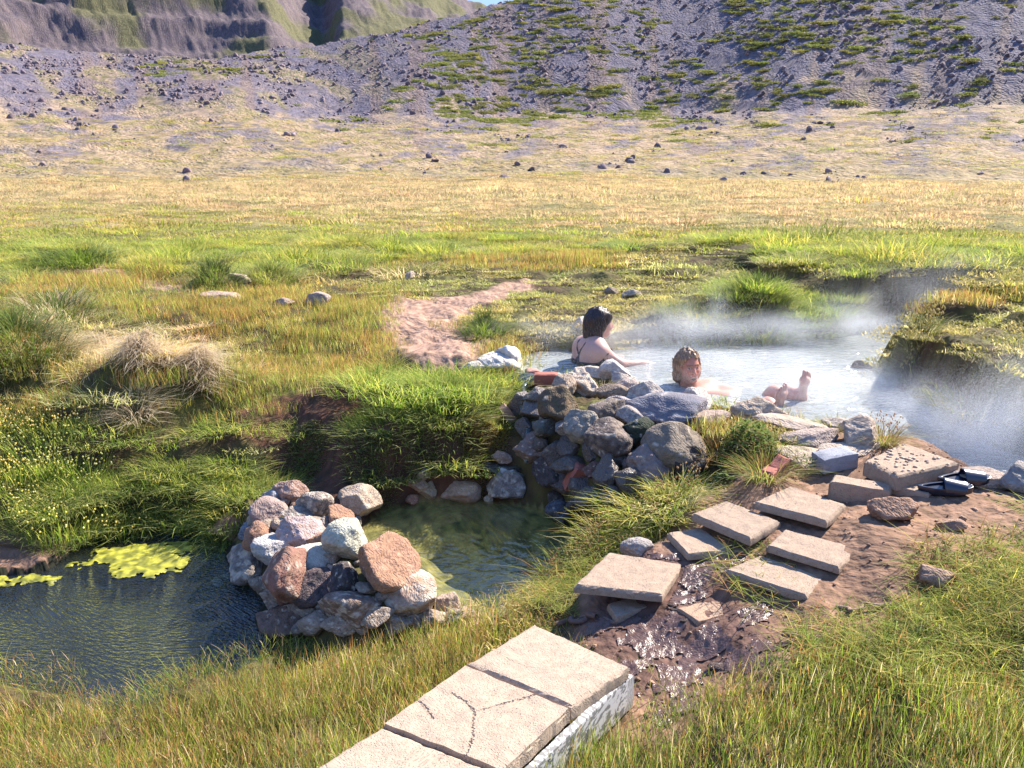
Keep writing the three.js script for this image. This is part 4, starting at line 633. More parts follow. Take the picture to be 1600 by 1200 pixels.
// hillside shrubs
{
  const variants = [1, 2, 3].map((sd) => { const leaf = bag(); for (let k = 0; k < 900; k++) { const a = R() * 6.283, r = Math.sqrt(R()), lob = .62 + .38 * N2(Math.cos(a) * 1.7 + 3 * sd, Math.sin(a) * 1.7), x = Math.cos(a) * r * lob, z = Math.sin(a) * r * lob, y = .17 * Math.sqrt(1 - r * r) * rr(.1, 1.05) * (1 + .5 * N2(x * 3, z * 3 + sd)); const j = rr(.6, 1.4); blade(leaf, x, y - .03, z, rr(.04, .08), .065, R() * 6.3, .9, .4, [.27 * j, .28 * j, .06 * j], [.40 * j, .40 * j, .10 * j], 2); } return geoOf(leaf); });
  const spots = [];
  for (let k = 0; k < 60000 && spots.length < 6000; k++) { const az = rr(-24, 40), r = rr(98, 232), x = Math.sin(az * D2R) * r, z = -Math.cos(az * D2R) * r; const rA = 126; const dens = .9 * fbm(x * .022 + r * .008 + 30, r * .02, 4) + .35 * N2(x * .11, z * .11) + sstep(-18, 6, az) * .34 + sstep(108, 150, r) * .36 - .42; if (dens < .02 || R() > dens * 4) continue; if (r < 118 && R() < .85) continue; const y = ground(x, z); spots.push([x, y, z, r, az]); }
  spots.sort((a, b) => a[3] - b[3]);
  const inst = [], m4 = new THREE.Matrix4(), q = new THREE.Quaternion(), e = new THREE.Euler();
  spots.forEach(([x, y, z, r, az], i) => { const s = .35 + 1.7 * R() * R(), tilt = .4; e.set(tilt, rr(-.4, .4), 0);
    if (i < 290) { const o = new THREE.Mesh(variants[i % 3], grassMat); o.position.set(x, y - .06, z); o.rotation.set(tilt * .8, rr(-.5, .5), 0); o.scale.set(s * rr(1.2, 2.4), s * rr(.7, 1.2), s * .8); top('hillside_shrub', o, 'low green shrub growing on the scree slope', 'shrub', 'low shrubs on the scree slope'); }
    else { m4.compose(V3(x, y - .06, z), q.setFromEuler(e), V3(s * rr(1.2, 2.4), s * rr(.7, 1.2), s * .8)); inst.push(m4.clone()); } });
  variants.forEach((g, v) => { const l = inst.filter((_, i) => i % 3 === v), im = new THREE.InstancedMesh(g, grassMat, l.length); l.forEach((m, i) => { im.setMatrixAt(i, m); const t = rr(.75, 1.25); im.setColorAt(i, new THREE.Color(t * rr(.9, 1.15), t, t)); }); top('upper_shrub_cover', im, 'distant shrub cover higher up the scree slope', 'shrubs', null, 'stuff'); });
  // scree blocks
  const rocks = [3, 4, 5].map((s) => rockGeo(.5, .36, .45, s, { color: [.21, .18, .2], alt: [.15, .125, .14], detail: 2, crustAmount: .05, planes: 7 }));
  const lists = [[], [], []];
  for (let k = 0; k < 90000 && lists[0].length + lists[1].length + lists[2].length < 30000; k++) { const az = rr(-40, 40), r = Math.sqrt(rr(70 * 70, 215 * 215)), x = Math.sin(az * D2R) * r, z = -Math.cos(az * D2R) * r; const dn = fbm(az * .25 + r * .012, r * .03, 3) + .6 * fbm(x * .2, z * .2, 3) + sstep(104, 140, r) * .6 - .42 + (r > 75 && N2(az * .3, r * .06) > .62 ? .5 : 0); if (R() > clamp(dn * 2 + .02)) continue; const s = .7 * Math.pow(R(), 7) + .12; e.set(R() * 6, R() * 6, R() * 6); m4.compose(V3(x, ground(x, z) + .05 * s, z), q.setFromEuler(e), V3(s, s * .8, s)); lists[k % 3].push(m4.clone()); }
  lists.forEach((l, i) => { const im2 = new THREE.InstancedMesh(rocks[i], rockMat, l.length); l.forEach((m, j) => { im2.setMatrixAt(j, m); const t = rr(.7, 1.35); im2.setColorAt(j, new THREE.Color(t, t * rr(.92, 1), t)); }); top('scree', im2, 'purple-grey scree blocks scattered over the hillside', 'scree', null, 'stuff'); });
}
// ---------- people ----------
// surface nets over a distance field
function surface(sdf, lo, hi, cell, color) {
  const nx = Math.ceil((hi[0] - lo[0]) / cell) + 1, ny = Math.ceil((hi[1] - lo[1]) / cell) + 1, nz = Math.ceil((hi[2] - lo[2]) / cell) + 1, f = new Float32Array(nx * ny * nz), id = new Int32Array(nx * ny * nz).fill(-1), at3 = (i, j, k) => i + nx * (j + ny * k);
  for (let k = 0; k < nz; k++) for (let j = 0; j < ny; j++) for (let i = 0; i < nx; i++) f[at3(i, j, k)] = sdf(lo[0] + i * cell, lo[1] + j * cell, lo[2] + k * cell);
  const p = [], I = [];
  for (let k = 0; k < nz - 1; k++) for (let j = 0; j < ny - 1; j++) for (let i = 0; i < nx - 1; i++) {
    let n = 0, x = 0, y = 0, z = 0, neg = 0;
    const c = []; for (let q = 0; q < 8; q++) { const v = f[at3(i + (q & 1), j + ((q >> 1) & 1), k + (q >> 2))]; c.push(v); if (v < 0) neg++; }
    if (neg === 0 || neg === 8) continue;
    for (let q = 0; q < 8; q++) for (const b of [1, 2, 4]) { if (q & b) continue; const r = q | b; if ((c[q] < 0) === (c[r] < 0)) continue; const t = c[q] / (c[q] - c[r]); n++; x += (q & 1) + (b === 1 ? t : 0); y += ((q >> 1) & 1) + (b === 2 ? t : 0); z += (q >> 2) + (b === 4 ? t : 0); }
    id[at3(i, j, k)] = p.length / 3; p.push(lo[0] + (i + x / n) * cell, lo[1] + (j + y / n) * cell, lo[2] + (k + z / n) * cell);
  }
  for (let k = 1; k < nz - 1; k++) for (let j = 1; j < ny - 1; j++) for (let i = 1; i < nx - 1; i++) {
    const a = f[at3(i, j, k)] < 0; const quad = (w, x, y, z, fl) => { if (w < 0 || x < 0 || y < 0 || z < 0) return; fl ? I.push(w, x, y, w, y, z) : I.push(w, y, x, w, z, y); };
    if (a !== f[at3(i + 1, j, k)] < 0) quad(id[at3(i, j - 1, k - 1)], id[at3(i, j, k - 1)], id[at3(i, j, k)], id[at3(i, j - 1, k)], a);
    if (a !== f[at3(i, j + 1, k)] < 0) quad(id[at3(i - 1, j, k - 1)], id[at3(i - 1, j, k)], id[at3(i, j, k)], id[at3(i, j, k - 1)], a);
    if (a !== f[at3(i, j, k + 1)] < 0) quad(id[at3(i - 1, j - 1, k)], id[at3(i, j - 1, k)], id[at3(i, j, k)], id[at3(i - 1, j, k)], a);
  }
  const g = new THREE.BufferGeometry(); g.setAttribute('position', new THREE.Float32BufferAttribute(p, 3)); g.setIndex(I); g.computeVertexNormals();
  const col = new Float32Array(p.length); for (let i = 0; i < p.length; i += 3) col.set(color(p[i], p[i + 1], p[i + 2]), i); g.setAttribute('color', new THREE.BufferAttribute(col, 3)); return g;
}
const smin = (a, b, k) => { const h = Math.max(k - Math.abs(a - b), 0) / k; return Math.min(a, b) - h * h * k * .25; };
const cap = (x, y, z, a, b, r0, r1) => { const dx = b[0] - a[0], dy = b[1] - a[1], dz = b[2] - a[2], t = clamp(((x - a[0]) * dx + (y - a[1]) * dy + (z - a[2]) * dz) / (dx * dx + dy * dy + dz * dz + 1e-9)); return Math.hypot(x - a[0] - dx * t, y - a[1] - dy * t, z - a[2] - dz * t) - mix(r0, r1, t); };
const ell = (x, y, z, c, r) => { const a = (x - c[0]) / r[0], b = (y - c[1]) / r[1], d = (z - c[2]) / r[2], k = Math.hypot(a, b, d); return (k - 1) * Math.min(r[0], r[1], r[2]); };
const bones = (list, k) => (x, y, z) => { let d = 9; for (const b of list) d = smin(d, cap(x, y, z, b[0], b[1], b[2], b[3]), b[4] ?? k); return d; };
const joined = (parts) => mergeGeometries(parts);
const skinMat = mat({ vertexColors: true, roughness: .45, specularIntensity: .6 });
// head in its own axes: +x face forward, +y up, +z the person's right; about 0.23 m high
function headSDF(open) {
  return (x, y, z) => {
    let d = ell(x, y, z, [-.012, .035, 0], [.098, .088, .076]);                 // skull
    d = smin(d, ell(x, y, z, [.035, -.035, 0], [.058, .085, .058]), .05);       // face
    d = smin(d, ell(x, y, z, [.062, -.098, 0], [.025, .02, .026]), .035);       // chin
    for (const s of [-1, 1]) { d = smin(d, ell(x, y, z, [.06, -.028, s * .036], [.026, .026, .024]), .025); d = smin(d, cap(x, y, z, [.088, .022, s * .008], [.078, .020, s * .042], .008, .008), .014); }  // cheeks, brows
    for (const s of [-1, 1]) d = -smin(-d, ell(x, y, z, [.096, .002, s * .032], [.014, .011, .018]), .012);   // eye hollows
    for (const s of [-1, 1]) d = smin(d, ell(x, y, z, [.078, .001, s * .032], [.0125, .0125, .0135]), .004);
    d = smin(d, cap(x, y, z, [.09, .008, 0], [.113, -.036, 0], .008, .0125), .012); for (const s of [-1, 1]) d = smin(d, ell(x, y, z, [.102, -.041, s * .011], [.010, .008, .009]), .008);   // nose
    d = smin(d, cap(x, y, z, [.088, -.063, -.02], [.088, -.063, .02], .0075, .0075), .008); d = smin(d, cap(x, y, z, [.084, -.080 - open, -.017], [.084, -.080 - open, .017], .0085, .0085), .008);  // lips
    d = -smin(-d, ell(x, y, z, [.096, -.072 - open * .5, 0], [.022, .003 + open * .6, .024]), .004);
    for (const s of [-1, 1]) d = smin(d, ell(x, y, z, [-.008, -.01, s * .076], [.017, .03, .010]), .008);  // ears
    d = smin(d, cap(x, y, z, [-.02, -.05, 0], [-.035, -.16, 0], .052, .056), .03);
    return d;
  };
}
function headColor(skin, o = {}) {
  return (x, y, z) => {
    let c = skin.map((v) => v * (1 + .06 * N3(x * 30, y * 30, z * 30)));
    for (const s of [-1, 1]) { const ed = Math.hypot((y - .001) / .0042, (z - s * .032) / .013); if (ed < 1.15 && x > .07) c = ed < .95 ? (Math.hypot(y - .001, z - s * .032) < .0062 ? [.03, .02, .015] : [.55, .5, .47]) : [.1, .05, .04]; if (Math.abs(y - .0235) < .0065 && Math.abs(z - s * .028) < .022 && x > .06) c = lerp3(c, o.brow ?? [.1, .06, .04], .75); }
    const op = o.open ?? .004; if (x > .066 && Math.abs(z) < .023) { if (y < -.072 + op * .3 && y > -.072 - op * 1.3 && x < .088) c = y > -.072 - op * .35 ? [.7, .66, .6] : [.1, .02, .02]; else if (Math.abs(y + .063) < .007 || Math.abs(y + .081 + op) < .008) c = lerp3(c, [.42, .13, .11], .65); }
    if (o.beard && y < -.05 && x > .0 && N3(x * 60, y * 60, z * 60) > -.3) c = lerp3(c, o.beard, .45 * sstep(-.045, -.075, y));
    const blush = Math.exp(-(((y + .03) / .025) ** 2 + ((Math.abs(z) - .04) / .02) ** 2)) + Math.exp(-(((y + .03) / .02) ** 2 + (z / .014) ** 2)); if (x > .04) c = [c[0], c[1] * (1 - .22 * blush), c[2] * (1 - .25 * blush)];
    return c;
  };
}
function placed(g, pos, fwd, up = V3(0, 1, 0), s = 1) { const f = fwd.clone().normalize(), r = f.clone().cross(up).normalize(), u = r.clone().cross(f); g.applyMatrix4(new THREE.Matrix4().makeBasis(f, u, r).scale(V3(s, s, s)).setPosition(pos)); return g; }
const hairMat = (c) => mat({ color: new THREE.Color(...c), vertexColors: true, roughness: .42, specularIntensity: .8 });
function hairGeo(o) { // strands as ridges on a cap that leaves the face free
  const sdf = (x, y, z) => {
    const a = Math.atan2(z, -x), wav = (o.bare ? .009 * N3(x * 28, y * 14, z * 28) : 0) + .003 * Math.sin(a * 38 + y * 60 + 4 * N3(x * 14, y * 14, z * 14)) + .006 * N3(x * 16, y * 9, z * 16 + 4);
    let d = ell(x, y, z, [-.016, .042, 0], o.bare ? [.108, .096, .086] : [.112, .098, .09]);
    d = smin(d, ell(x, y, z, [-.045, -.03, 0], o.bare ? [.07, .11, .08] : [.078, .13, .088]), .04);
    for (const s of [-1, 1]) d = smin(d, cap(x, y, z, [o.bare ? -.035 : -.01, .02, s * .075], [o.fx, o.len, s * (.078 + o.flare)], .028, .02), .03);
    d = smin(d, cap(x, y, z, [-.08, .0, 0], [-.085, o.len, 0], .06, .05), .05);
    d += wav;
    let cut = ell(x, y, z, [.10, -.035, 0], [.078, .098 - o.fringe, .066]);           // face window
    cut = Math.min(cut, ell(x, y, z, [.06, -.15, 0], [.10, .09, .062])); if (o.bare) cut = Math.min(cut, ell(x, y, z, [.115, -.035, 0], [.105, .115, .11]));
    return Math.max(d, -cut);
  };
  return surface(sdf, [-.19, -.24, -.15], [.14, .17, .15], .0042, (x, y, z) => { const t = .6 + .9 * Math.abs(N3(x * 40 + 9, y * 6, z * 40)) + (o.tip ? 0 : 0); return [t, t, t]; });
}
// the woman: +x ahead of her, +z her right side, y = 0 the water surface
{
  const person = new THREE.Group(), skin = [.47, .27, .215], O = at(921, 567, 0);
  const torso = bones([
    [[-.03, -.42, -.08], [-.03, -.42, .08], .13, .13], [[-.04, -.3, -.05], [-.035, -.15, -.05], .115, .105], [[-.04, -.3, .05], [-.035, -.15, .05], .115, .105],
    [[-.03, -.15, -.05], [.0, .05, -.075], .1, .095], [[-.03, -.15, .05], [.0, .05, .075], .1, .095], [[.01, .06, -.13], [.01, .06, .13], .07, .07, .08], [[.01, .08, -.08], [.02, .12, .08], .06, .06, .07],
    [[.02, .10, 0], [.06, .185, 0], .055, .048, .06],
    [[.01, .085, .15], [.16, -.02, .20], .052, .042, .05], [[.16, -.02, .20], [.37, -.045, .17], .039, .029, .03], [[.37, -.045, .17], [.44, -.05, .16], .028, .026, .03],
    [[.01, .085, -.15], [.13, -.08, -.2], .05, .042, .05], [[.13, -.08, -.2], [.36, -.06, -.12], .038, .028, .03],
    [[.05, -.05, -.06], [.08, -.05, -.06], .07, .06, .05], [[.05, -.05, .06], [.08, -.05, .06], .07, .06, .05],
    [[-.02, -.44, .09], [.36, -.36, .12], .085, .06, .05], [[.36, -.36, .12], [.3, -.68, .12], .055, .04, .03], [[-.02, -.44, -.09], [.36, -.38, -.12], .085, .06, .05], [[.36, -.38, -.12], [.28, -.7, -.12], .055, .04, .03],
  ], .06);
  // spine groove and shoulder blades
  const body = (x, y, z) => { let d = torso(x, y, z); d -= .006 * Math.exp(-(((y - .03) / .06) ** 2 + ((Math.abs(z) - .075) / .03) ** 2)) * (x < 0 ? 1 : 0); d += .005 * Math.exp(-((z / .012) ** 2)) * (x < 0 && y < .1 ? 1 : 0); return d; };
  const g1 = surface(body, [-.22, -.8, -.3], [.5, .25, .3], .011, (x, y, z) => skin.map((v) => v * (1 + .04 * N3(x * 12, y * 12, z * 12))));
  const g2 = surface(headSDF(.004), [-.15, -.2, -.12], [.15, .15, .12], .0042, headColor(skin, { open: .005 }));
  const hp = V3(.085, .275, .0), hf = V3(1, -.02, .12), hu = V3(.06, 1, .02);
  placed(g2, hp, hf, hu, .92);
  // hands: palm with five fingers
  const hand = bones([[[0, 0, -.022], [.07, 0, -.02], .016, .014], [[0, 0, .02], [.07, 0, .022], .016, .014], [[.07, 0, -.028], [.125, -.016, -.032], .009, .0075, .008], [[.075, 0, -.01], [.145, -.016, -.011], .0095, .0078, .008], [[.075, 0, .009], [.14, -.016, .01], .0095, .0078, .008], [[.07, 0, .027], [.12, -.018, .031], .0085, .007, .008], [[.02, -.004, -.03], [.07, -.012, -.06], .011, .0085, .01]], .02);
  const g3 = placed(surface(hand, [-.03, -.05, -.09], [.17, .03, .06], .005, () => skin), V3(.43, -.05, .16), V3(1, -.05, -.12));
  const bodyMesh = part('body', joined([g1, g2, g3]), skinMat, person);
  const hair = placed(hairGeo({ fx: -.035, len: -.15, flare: .008, fringe: .03 }), hp, hf, hu, .94); part('hair', hair, hairMat([.035, .02, .018]), person);
  // one-piece swimsuit with crossed straps, a thin layer over the body
  const suit = (x, y, z) => { const d = body(x, y, z) - .006; const low = y - (-.01 + .10 * sstep(-.04, .08, x) + .04 * Math.abs(z) * 2); const arm = -(cap(x, y, z, [.01, .085, .15], [.2, -.03, .21], .062, .05)), arm2 = -(cap(x, y, z, [.01, .085, -.15], [.13, -.08, -.2], .062, .05)); let strap = 9; for (const [a, b] of [[[-.13, -.06, -.06], [-.05, .115, .055]], [[-.05, .115, .055], [.06, .12, .065]], [[.06, .12, .065], [.12, .02, .06]], [[-.13, -.06, .06], [-.05, .115, -.055]], [[-.05, .115, -.055], [.06, .12, -.065]], [[.06, .12, -.065], [.12, .02, -.06]]]) strap = Math.min(strap, cap(x, y, z, a, b, .0, .0) - .0); const sr = Math.max(strap - .034, Math.abs(strapZ(x, y, z)) - .009); return Math.max(d, Math.min(Math.max(low, arm, arm2, -.5 - y), sr)); };
  function strapZ(x, y, z) { const t = clamp((y + .06) / .175), c = x < -.02 ? mix(-.06, .055, t) : .06; return Math.min(Math.abs(z - c), Math.abs(z + c)); }
  part('swimsuit', surface(suit, [-.23, -.5, -.22], [.2, .2, .22], .007, () => [1, 1, 1]), mat({ color: new THREE.Color(.012, .012, .018), roughness: .5 }), person);
  person.position.set(O[0], .04, O[1]); person.rotation.y = .38;
  top('person', person, 'person in a black swimsuit with dark hair sitting in the pool seen from behind', 'person');
}
// the man, lying back in the water; his joints in world metres round the pool surface
{
  const person = new THREE.Group(), skin = [.47, .25, .19], Hd = at(1076, 603, 0), Ft = at(1250, 627, 0), hx = Hd[0], hz = Hd[1];
  const J = (x, y, z) => [x, y, z];
  const ax = Ft[0] - hx, az = Ft[1] - hz, L = Math.hypot(ax, az), ux = ax / L, uz = az / L, sx = -uz, sz = ux; // u towards the feet, s to his left (nearer the camera)
  const W = (u, y, s) => J(hx + ux * u + sx * s, y, hz + uz * u + sz * s);
  const fl = W(L - .10, .0, .16), fr = W(L, .02, -.05);
  const list = [
    [W(.0, .0, -.02), W(.10, -.04, -.03), .058, .06, .05],
    [W(.10, -.03, -.15), W(.11, -.06, .15), .058, .058, .07], [W(.14, -.045, -.08), W(.30, -.085, -.07), .088, .092], [W(.14, -.06, .08), W(.30, -.09, .07), .085, .092], [W(.30, -.1, -.06), W(.42, -.2, -.06), .095, .1], [W(.30, -.1, .06), W(.42, -.2, .06), .095, .1],
    [W(.11, -.075, .17), W(.24, -.14, .32), .05, .042], [W(.24, -.14, .32), W(.46, -.12, .30), .04, .03], [W(.46, -.12, .30), W(.56, -.12, .28), .03, .025],
    [W(.10, -.04, -.17), W(.26, -.10, -.34), .05, .042], [W(.26, -.10, -.34), W(.46, -.05, -.36), .04, .03], [W(.46, -.05, -.36), W(.55, -.05, -.34), .03, .025],
    [W(.44, -.2, .08), W(.58, -.03, .12), .085, .06, .05], [W(.58, -.03, .12), [fl[0] - ux * .04, -.02, fl[2] - uz * .04], .056, .04, .03],
    [W(.44, -.2, -.08), W(.58, .005, -.07), .085, .062, .05], [W(.58, .005, -.07), [fr[0] - ux * .05, .012, fr[2] - uz * .05], .056, .04, .03],
  ];
  const body = bones(list, .06);
  const xs = [hx - .35, hx + ux * L + .25], zs = [Math.min(hz, Ft[1]) - .5, Math.max(hz, Ft[1]) + .55];
  const g1 = surface(body, [xs[0], -.5, zs[0]], [xs[1], .14, zs[1]], .0125, (x, y, z) => skin.map((v) => v * (1 + .05 * N3(x * 12, y * 12, z * 12))));
  const hp = V3(hx - .01, .14, hz), hf = V3(.22, .1, 1), hu = V3(-.05, 1, .08);
  const g2 = placed(surface(headSDF(.018), [-.15, -.2, -.12], [.15, .15, .12], .0042, headColor([.44, .18, .12], { open: .019, beard: [.3, .18, .12], brow: [.2, .12, .07] })), hp, hf, hu, .93);
  // a foot: heel at the origin, +y to the toes, +x the sole side
  const foot = (flip) => { const f = flip; return bones([[[0, 0, 0], [-.02, .02, 0], .034, .034], [[-.005, .02, 0], [.0, .13, .005 * f], .030, .026], [[.0, .12, -.022 * f], [.0, .14, .028 * f], .022, .024], [[.004, .15, .032 * f], [-.002, .195, .032 * f], .0155, .0135, .01], [[.002, .15, .010 * f], [.006, .192, .008 * f], .0115, .0095, .007], [[.002, .145, -.009 * f], [.006, .184, -.011 * f], .011, .009, .007], [[.002, .138, -.025 * f], [.006, .173, -.028 * f], .0105, .0088, .007], [[.002, .128, -.04 * f], [.006, .158, -.043 * f], .010, .0085, .007], [[-.03, .02, 0], [-.10, .02, 0], .036, .042]], .03); };
  const footG = (f, pos, yaw, lean) => { const g = surface(foot(f), [-.16, -.05, -.08], [.05, .22, .08], .0048, (x, y, z) => lerp3([.46, .24, .19], [.5, .31, .25], clamp(.5 + N3(x * 20, y * 20, z * 20)))); g.applyMatrix4(new THREE.Matrix4().makeRotationFromEuler(new THREE.Euler(0, yaw, lean, 'YXZ')).setPosition(pos[0], pos[1], pos[2])); return g; };
  const yaw = Math.atan2(-uz, ux);
  const g3 = footG(1, [fr[0], .005, fr[2]], yaw - .3, -.1), g4 = footG(-1, [fl[0], -.06, fl[2]], yaw - .45, -.05);
  part('body', joined([g1, g2, g3, g4]), skinMat, person);
  part('hair', placed(hairGeo({ fx: -.045, len: -.085, flare: .012, fringe: -.022, bare: 1 }), hp, hf, hu, .96), hairMat([.27, .16, .09]), person);
  top('person', person, 'person lying back in the milky water with wavy light hair and bare feet raised', 'person');
}
// ---------- sandals ----------
function sandal(pos, yaw, label, tilt, flip) {
  const root = new THREE.Group(), navy = mat({ color: new THREE.Color(.010, .012, .026), roughness: .28, clearcoat: .4, clearcoatRoughness: .12 });
  const outline = (k, n = 40) => { const s = []; for (let i = 0; i < n; i++) { const a = i / n * 6.283, c = Math.cos(a), w = (.040 + .012 * c - .006 * Math.cos(2 * a)) * k; s.push(new THREE.Vector2(c * .128 * (k > 1 ? 1.02 : k * .99), Math.sin(a) * w + flip * .006 * c)); } return new THREE.Shape(s); };
  const sole = new THREE.ExtrudeGeometry(outline(1), { depth: .016, bevelEnabled: true, bevelSize: .004, bevelThickness: .004, bevelSegments: 3 }); sole.rotateX(-Math.PI / 2); sole.translate(0, .004, 0);
  const s1 = part('sole', sole, navy, root);
  const rimS = outline(1.04); rimS.holes.push(new THREE.Path(outline(.88).getPoints())); const rim = new THREE.ExtrudeGeometry(rimS, { depth: .012, bevelEnabled: true, bevelSize: .003, bevelThickness: .003, bevelSegments: 3 }); rim.rotateX(-Math.PI / 2); rim.translate(0, .022, 0); part('rim', rim, navy, root);
  const fb = new THREE.ShapeGeometry(outline(.9)); fb.rotateX(-Math.PI / 2); fb.translate(0, .0262, 0); part('footbed', fb, navy, root);
  // strap: a broad arched band over the forefoot
  const P = [], I = [], nu = 18, nv = 12; for (let t = 0; t < 2; t++) for (let j = 0; j <= nv; j++) for (let i = 0; i <= nu; i++) { const a = Math.PI * i / nu, v = j / nv, xx = mix(-.004, .095, v) + .016 * Math.sin(a) * (v - .35), w = .055 - .004 * v, r = 1 - t * .07; P.push(xx, .022 + Math.sin(a) * (.06 - .026 * v) * r, -Math.cos(a) * w * r); }
  const o = (nu + 1) * (nv + 1); for (let j = 0; j < nv; j++) for (let i = 0; i < nu; i++) { const a = j * (nu + 1) + i; I.push(a, a + nu + 1, a + 1, a + 1, a + nu + 1, a + nu + 2); const b = a + o; I.push(b, b + 1, b + nu + 1, b + 1, b + nu + 2, b + nu + 1); }
  for (const j of [0, nv]) for (let i = 0; i < nu; i++) { const a = j * (nu + 1) + i; j ? I.push(a, a + o, a + 1, a + 1, a + o, a + o + 1) : I.push(a, a + 1, a + o, a + 1, a + o + 1, a + o); }
  const sg = new THREE.BufferGeometry(); sg.setAttribute('position', new THREE.Float32BufferAttribute(P, 3)); sg.setIndex(I); sg.computeVertexNormals(); const st = part('strap', sg, mat({ color: new THREE.Color(.011, .013, .028), roughness: .28, clearcoat: .4 }), root);
  root.position.copy(pos); root.rotation.set(tilt[0], yaw, tilt[1], 'YXZ'); root.scale.setScalar(.86); return top('sandal', root, label, 'sandal');
}
{ const a = hit(1476, 772), b = hit(1503, 762); sandal(V3(a.x, a.y + .012, a.z), -.35, 'dark navy rubber slide sandal with its open heel towards the slab fragment', [.1, .1], 1); sandal(V3(b.x + .015, b.y + .02, b.z - .02), -.1, 'dark navy rubber slide sandal touching the pinkish pale rim rock', [.16, .1], -1); }
// ---------- trickle over the dam ----------
{
  const pts = [[826, 590], [820, 612], [816, 640], [822, 668], [826, 700], [822, 730]].map(([x, y]) => { const p = hit(x, y); return V3(p.x, p.y + .035, p.z + .03); }), cv = new THREE.CatmullRomCurve3(pts), A = bag(), n = 70, w = 9;
  for (let i = 0; i <= n; i++) { const t = i / n, p = cv.getPoint(t), wd = mix(.13, .022, sstep(0, .25, t)); for (let j = 0; j <= w; j++) { const s = j / w - .5; A.p.push(p.x + s * wd + .012 * N2(t * 9, j), p.y + .014 * Math.cos(s * 3) + .01 * N2(t * 24, j * 1.7), p.z + .012 * Math.cos(s * 3)); A.c.push(1, 1, 1); } }
  for (let i = 0; i < n; i++) for (let j = 0; j < w; j++) { const a = i * (w + 1) + j; A.i.push(a, a + w + 1, a + 1, a + 1, a + w + 1, a + w + 2); }
  top('water_trickle', new THREE.Mesh(geoOf(A), mat({ color: new THREE.Color(.5, .6, .62), roughness: .06, transmission: .85, ior: 1.33 })), 'thin trickle of spring water running down the dam into the lower pool', 'water');
}
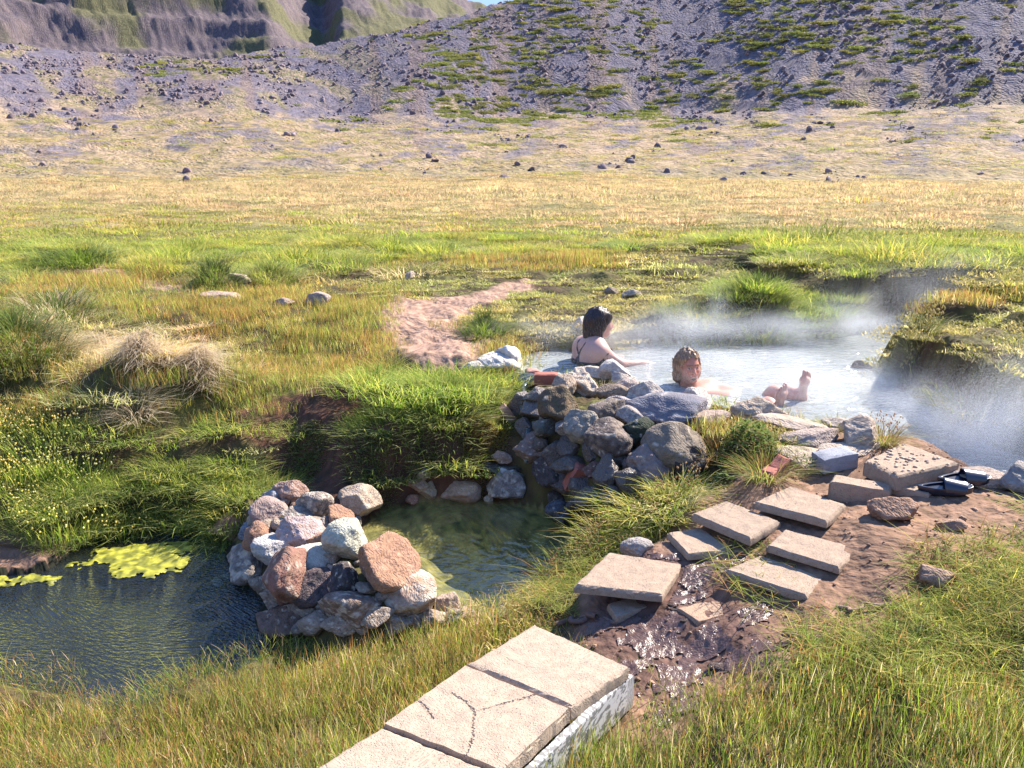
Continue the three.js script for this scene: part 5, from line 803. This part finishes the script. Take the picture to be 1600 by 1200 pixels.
// ---------- steam: fine droplets drifting over the hot water ----------
{
  const drop = (n) => { const P = new Float32Array(n * 9), g = () => (R() + R() + R() + R() - 2) * .62; for (let k = 0; k < n; k++) { const x = g(), y = g(), z = g(), s = .0023 * rr(.6, 1.4); const u = V3(rr(-1, 1), rr(-1, 1), rr(-1, 1)).normalize(), v = V3(rr(-1, 1), rr(-1, 1), rr(-1, 1)).cross(u).normalize(); P.set([x + u.x * s, y + u.y * s, z + u.z * s, x - (u.x * .5 - v.x * .87) * s, y - (u.y * .5 - v.y * .87) * s, z - (u.z * .5 - v.z * .87) * s, x - (u.x * .5 + v.x * .87) * s, y - (u.y * .5 + v.y * .87) * s, z - (u.z * .5 + v.z * .87) * s], k * 9); } const q = new THREE.BufferGeometry(); q.setAttribute('position', new THREE.BufferAttribute(P, 3)); q.computeVertexNormals(); return q; };
  const vap = mat({ color: new THREE.Color(.93, .94, .96), roughness: 1, transmission: .5, specularIntensity: 0, side: THREE.DoubleSide });
  const puffs = [], m4 = new THREE.Matrix4(), q = new THREE.Quaternion(), e = new THREE.Euler();
  const puff = (px, py, h, up, s, n, sx = 1.2, sy = .7) => { const [x, z] = at(px, py, h); for (let k = 0; k < n; k++) { e.set(rr(-.3, .3), R() * 6.3, rr(-.4, .4)); const w = s * rr(.6, 1.3); m4.compose(V3(x + rr(-1, 1) * s * .9, h + up + rr(-.5, .5) * s * .7, z + rr(-1, 1) * s * .8), q.setFromEuler(e), V3(w * sx, w * sy, w)); puffs.push(m4.clone()); } };
  for (let k = 0; k < 380; k++) { const x = rr(.2, 3.2), z = rr(-7.2, -4.2); if (polyD(upperPool, x, z) > -.1) continue; const s = rr(.14, .3) * (z < -6 ? 1.2 : 1); e.set(0, R() * 6.3, rr(-.2, .2)); m4.compose(V3(x, .07 + .09 * R() + (z < -6.2 ? .1 : 0), z), q.setFromEuler(e), V3(s * 1.5, s * .45, s)); puffs.push(m4.clone()); }
  puff(1050, 538, 0, .18, .2, 14, 1, 1); puff(1250, 536, 0, .15, .2, 7, 1, 1); puff(950, 548, 0, .12, .18, 4); puff(1090, 538, 0, .3, .18, 6, .8, 1.4); puff(1130, 536, 0, .14, .22, 8); puff(1200, 536, 0, .12, .2, 7); puff(1310, 536, 0, .2, .22, 12, 1, 1); puff(1360, 528, 0, .16, .24, 10); puff(1020, 542, 0, .25, .16, 4, .8, 1.2);
  puff(1400, 520, 0, .4, .34, 3, 1, 1.2); puff(1440, 512, 0, .55, .3, 2, 1.2, .9); puff(1330, 532, 0, .3, .26, 5, 1, 1.3); puff(1530, 500, 0, .45, .34, 5);
  puff(1390, 600, 0, .08, .18, 5); puff(1430, 635, 0, .1, .2, 6, 1, .8); puff(1480, 672, 0, .1, .22, 8); puff(1540, 705, 0, .14, .24, 17, 1, .9); puff(1590, 722, 0, .2, .26, 20, 1, 1); puff(1510, 700, 0, .06, .2, 12); puff(1470, 668, 0, .16, .22, 6, 1, 1); puff(1560, 738, 0, .08, .2, 9); puff(1640, 725, 0, .28, .28, 9); puff(1590, 715, 0, .36, .26, 9, 1, 1.2); puff(1530, 705, 0, .22, .24, 6, 1, 1.1); puff(1400, 512, 0, .3, .3, 5, 1.2, 1); puff(1500, 506, 0, .35, .3, 4, 1.2, 1); puff(1450, 652, 0, .2, .2, 3, .9, 1.2); puff(1410, 615, 0, .18, .16, 3, .8, 1.3);
  puff(800, 520, .1, .05, .16, 3); puff(840, 535, 0, .12, .18, 5);
  const im = new THREE.InstancedMesh(drop(14000), vap, puffs.length); puffs.forEach((m, i) => im.setMatrixAt(i, m)); top('steam', im, 'white steam drifting over the hot pool and its dark bank', 'steam', null, 'stuff');
}

renderer.render(scene, camera);
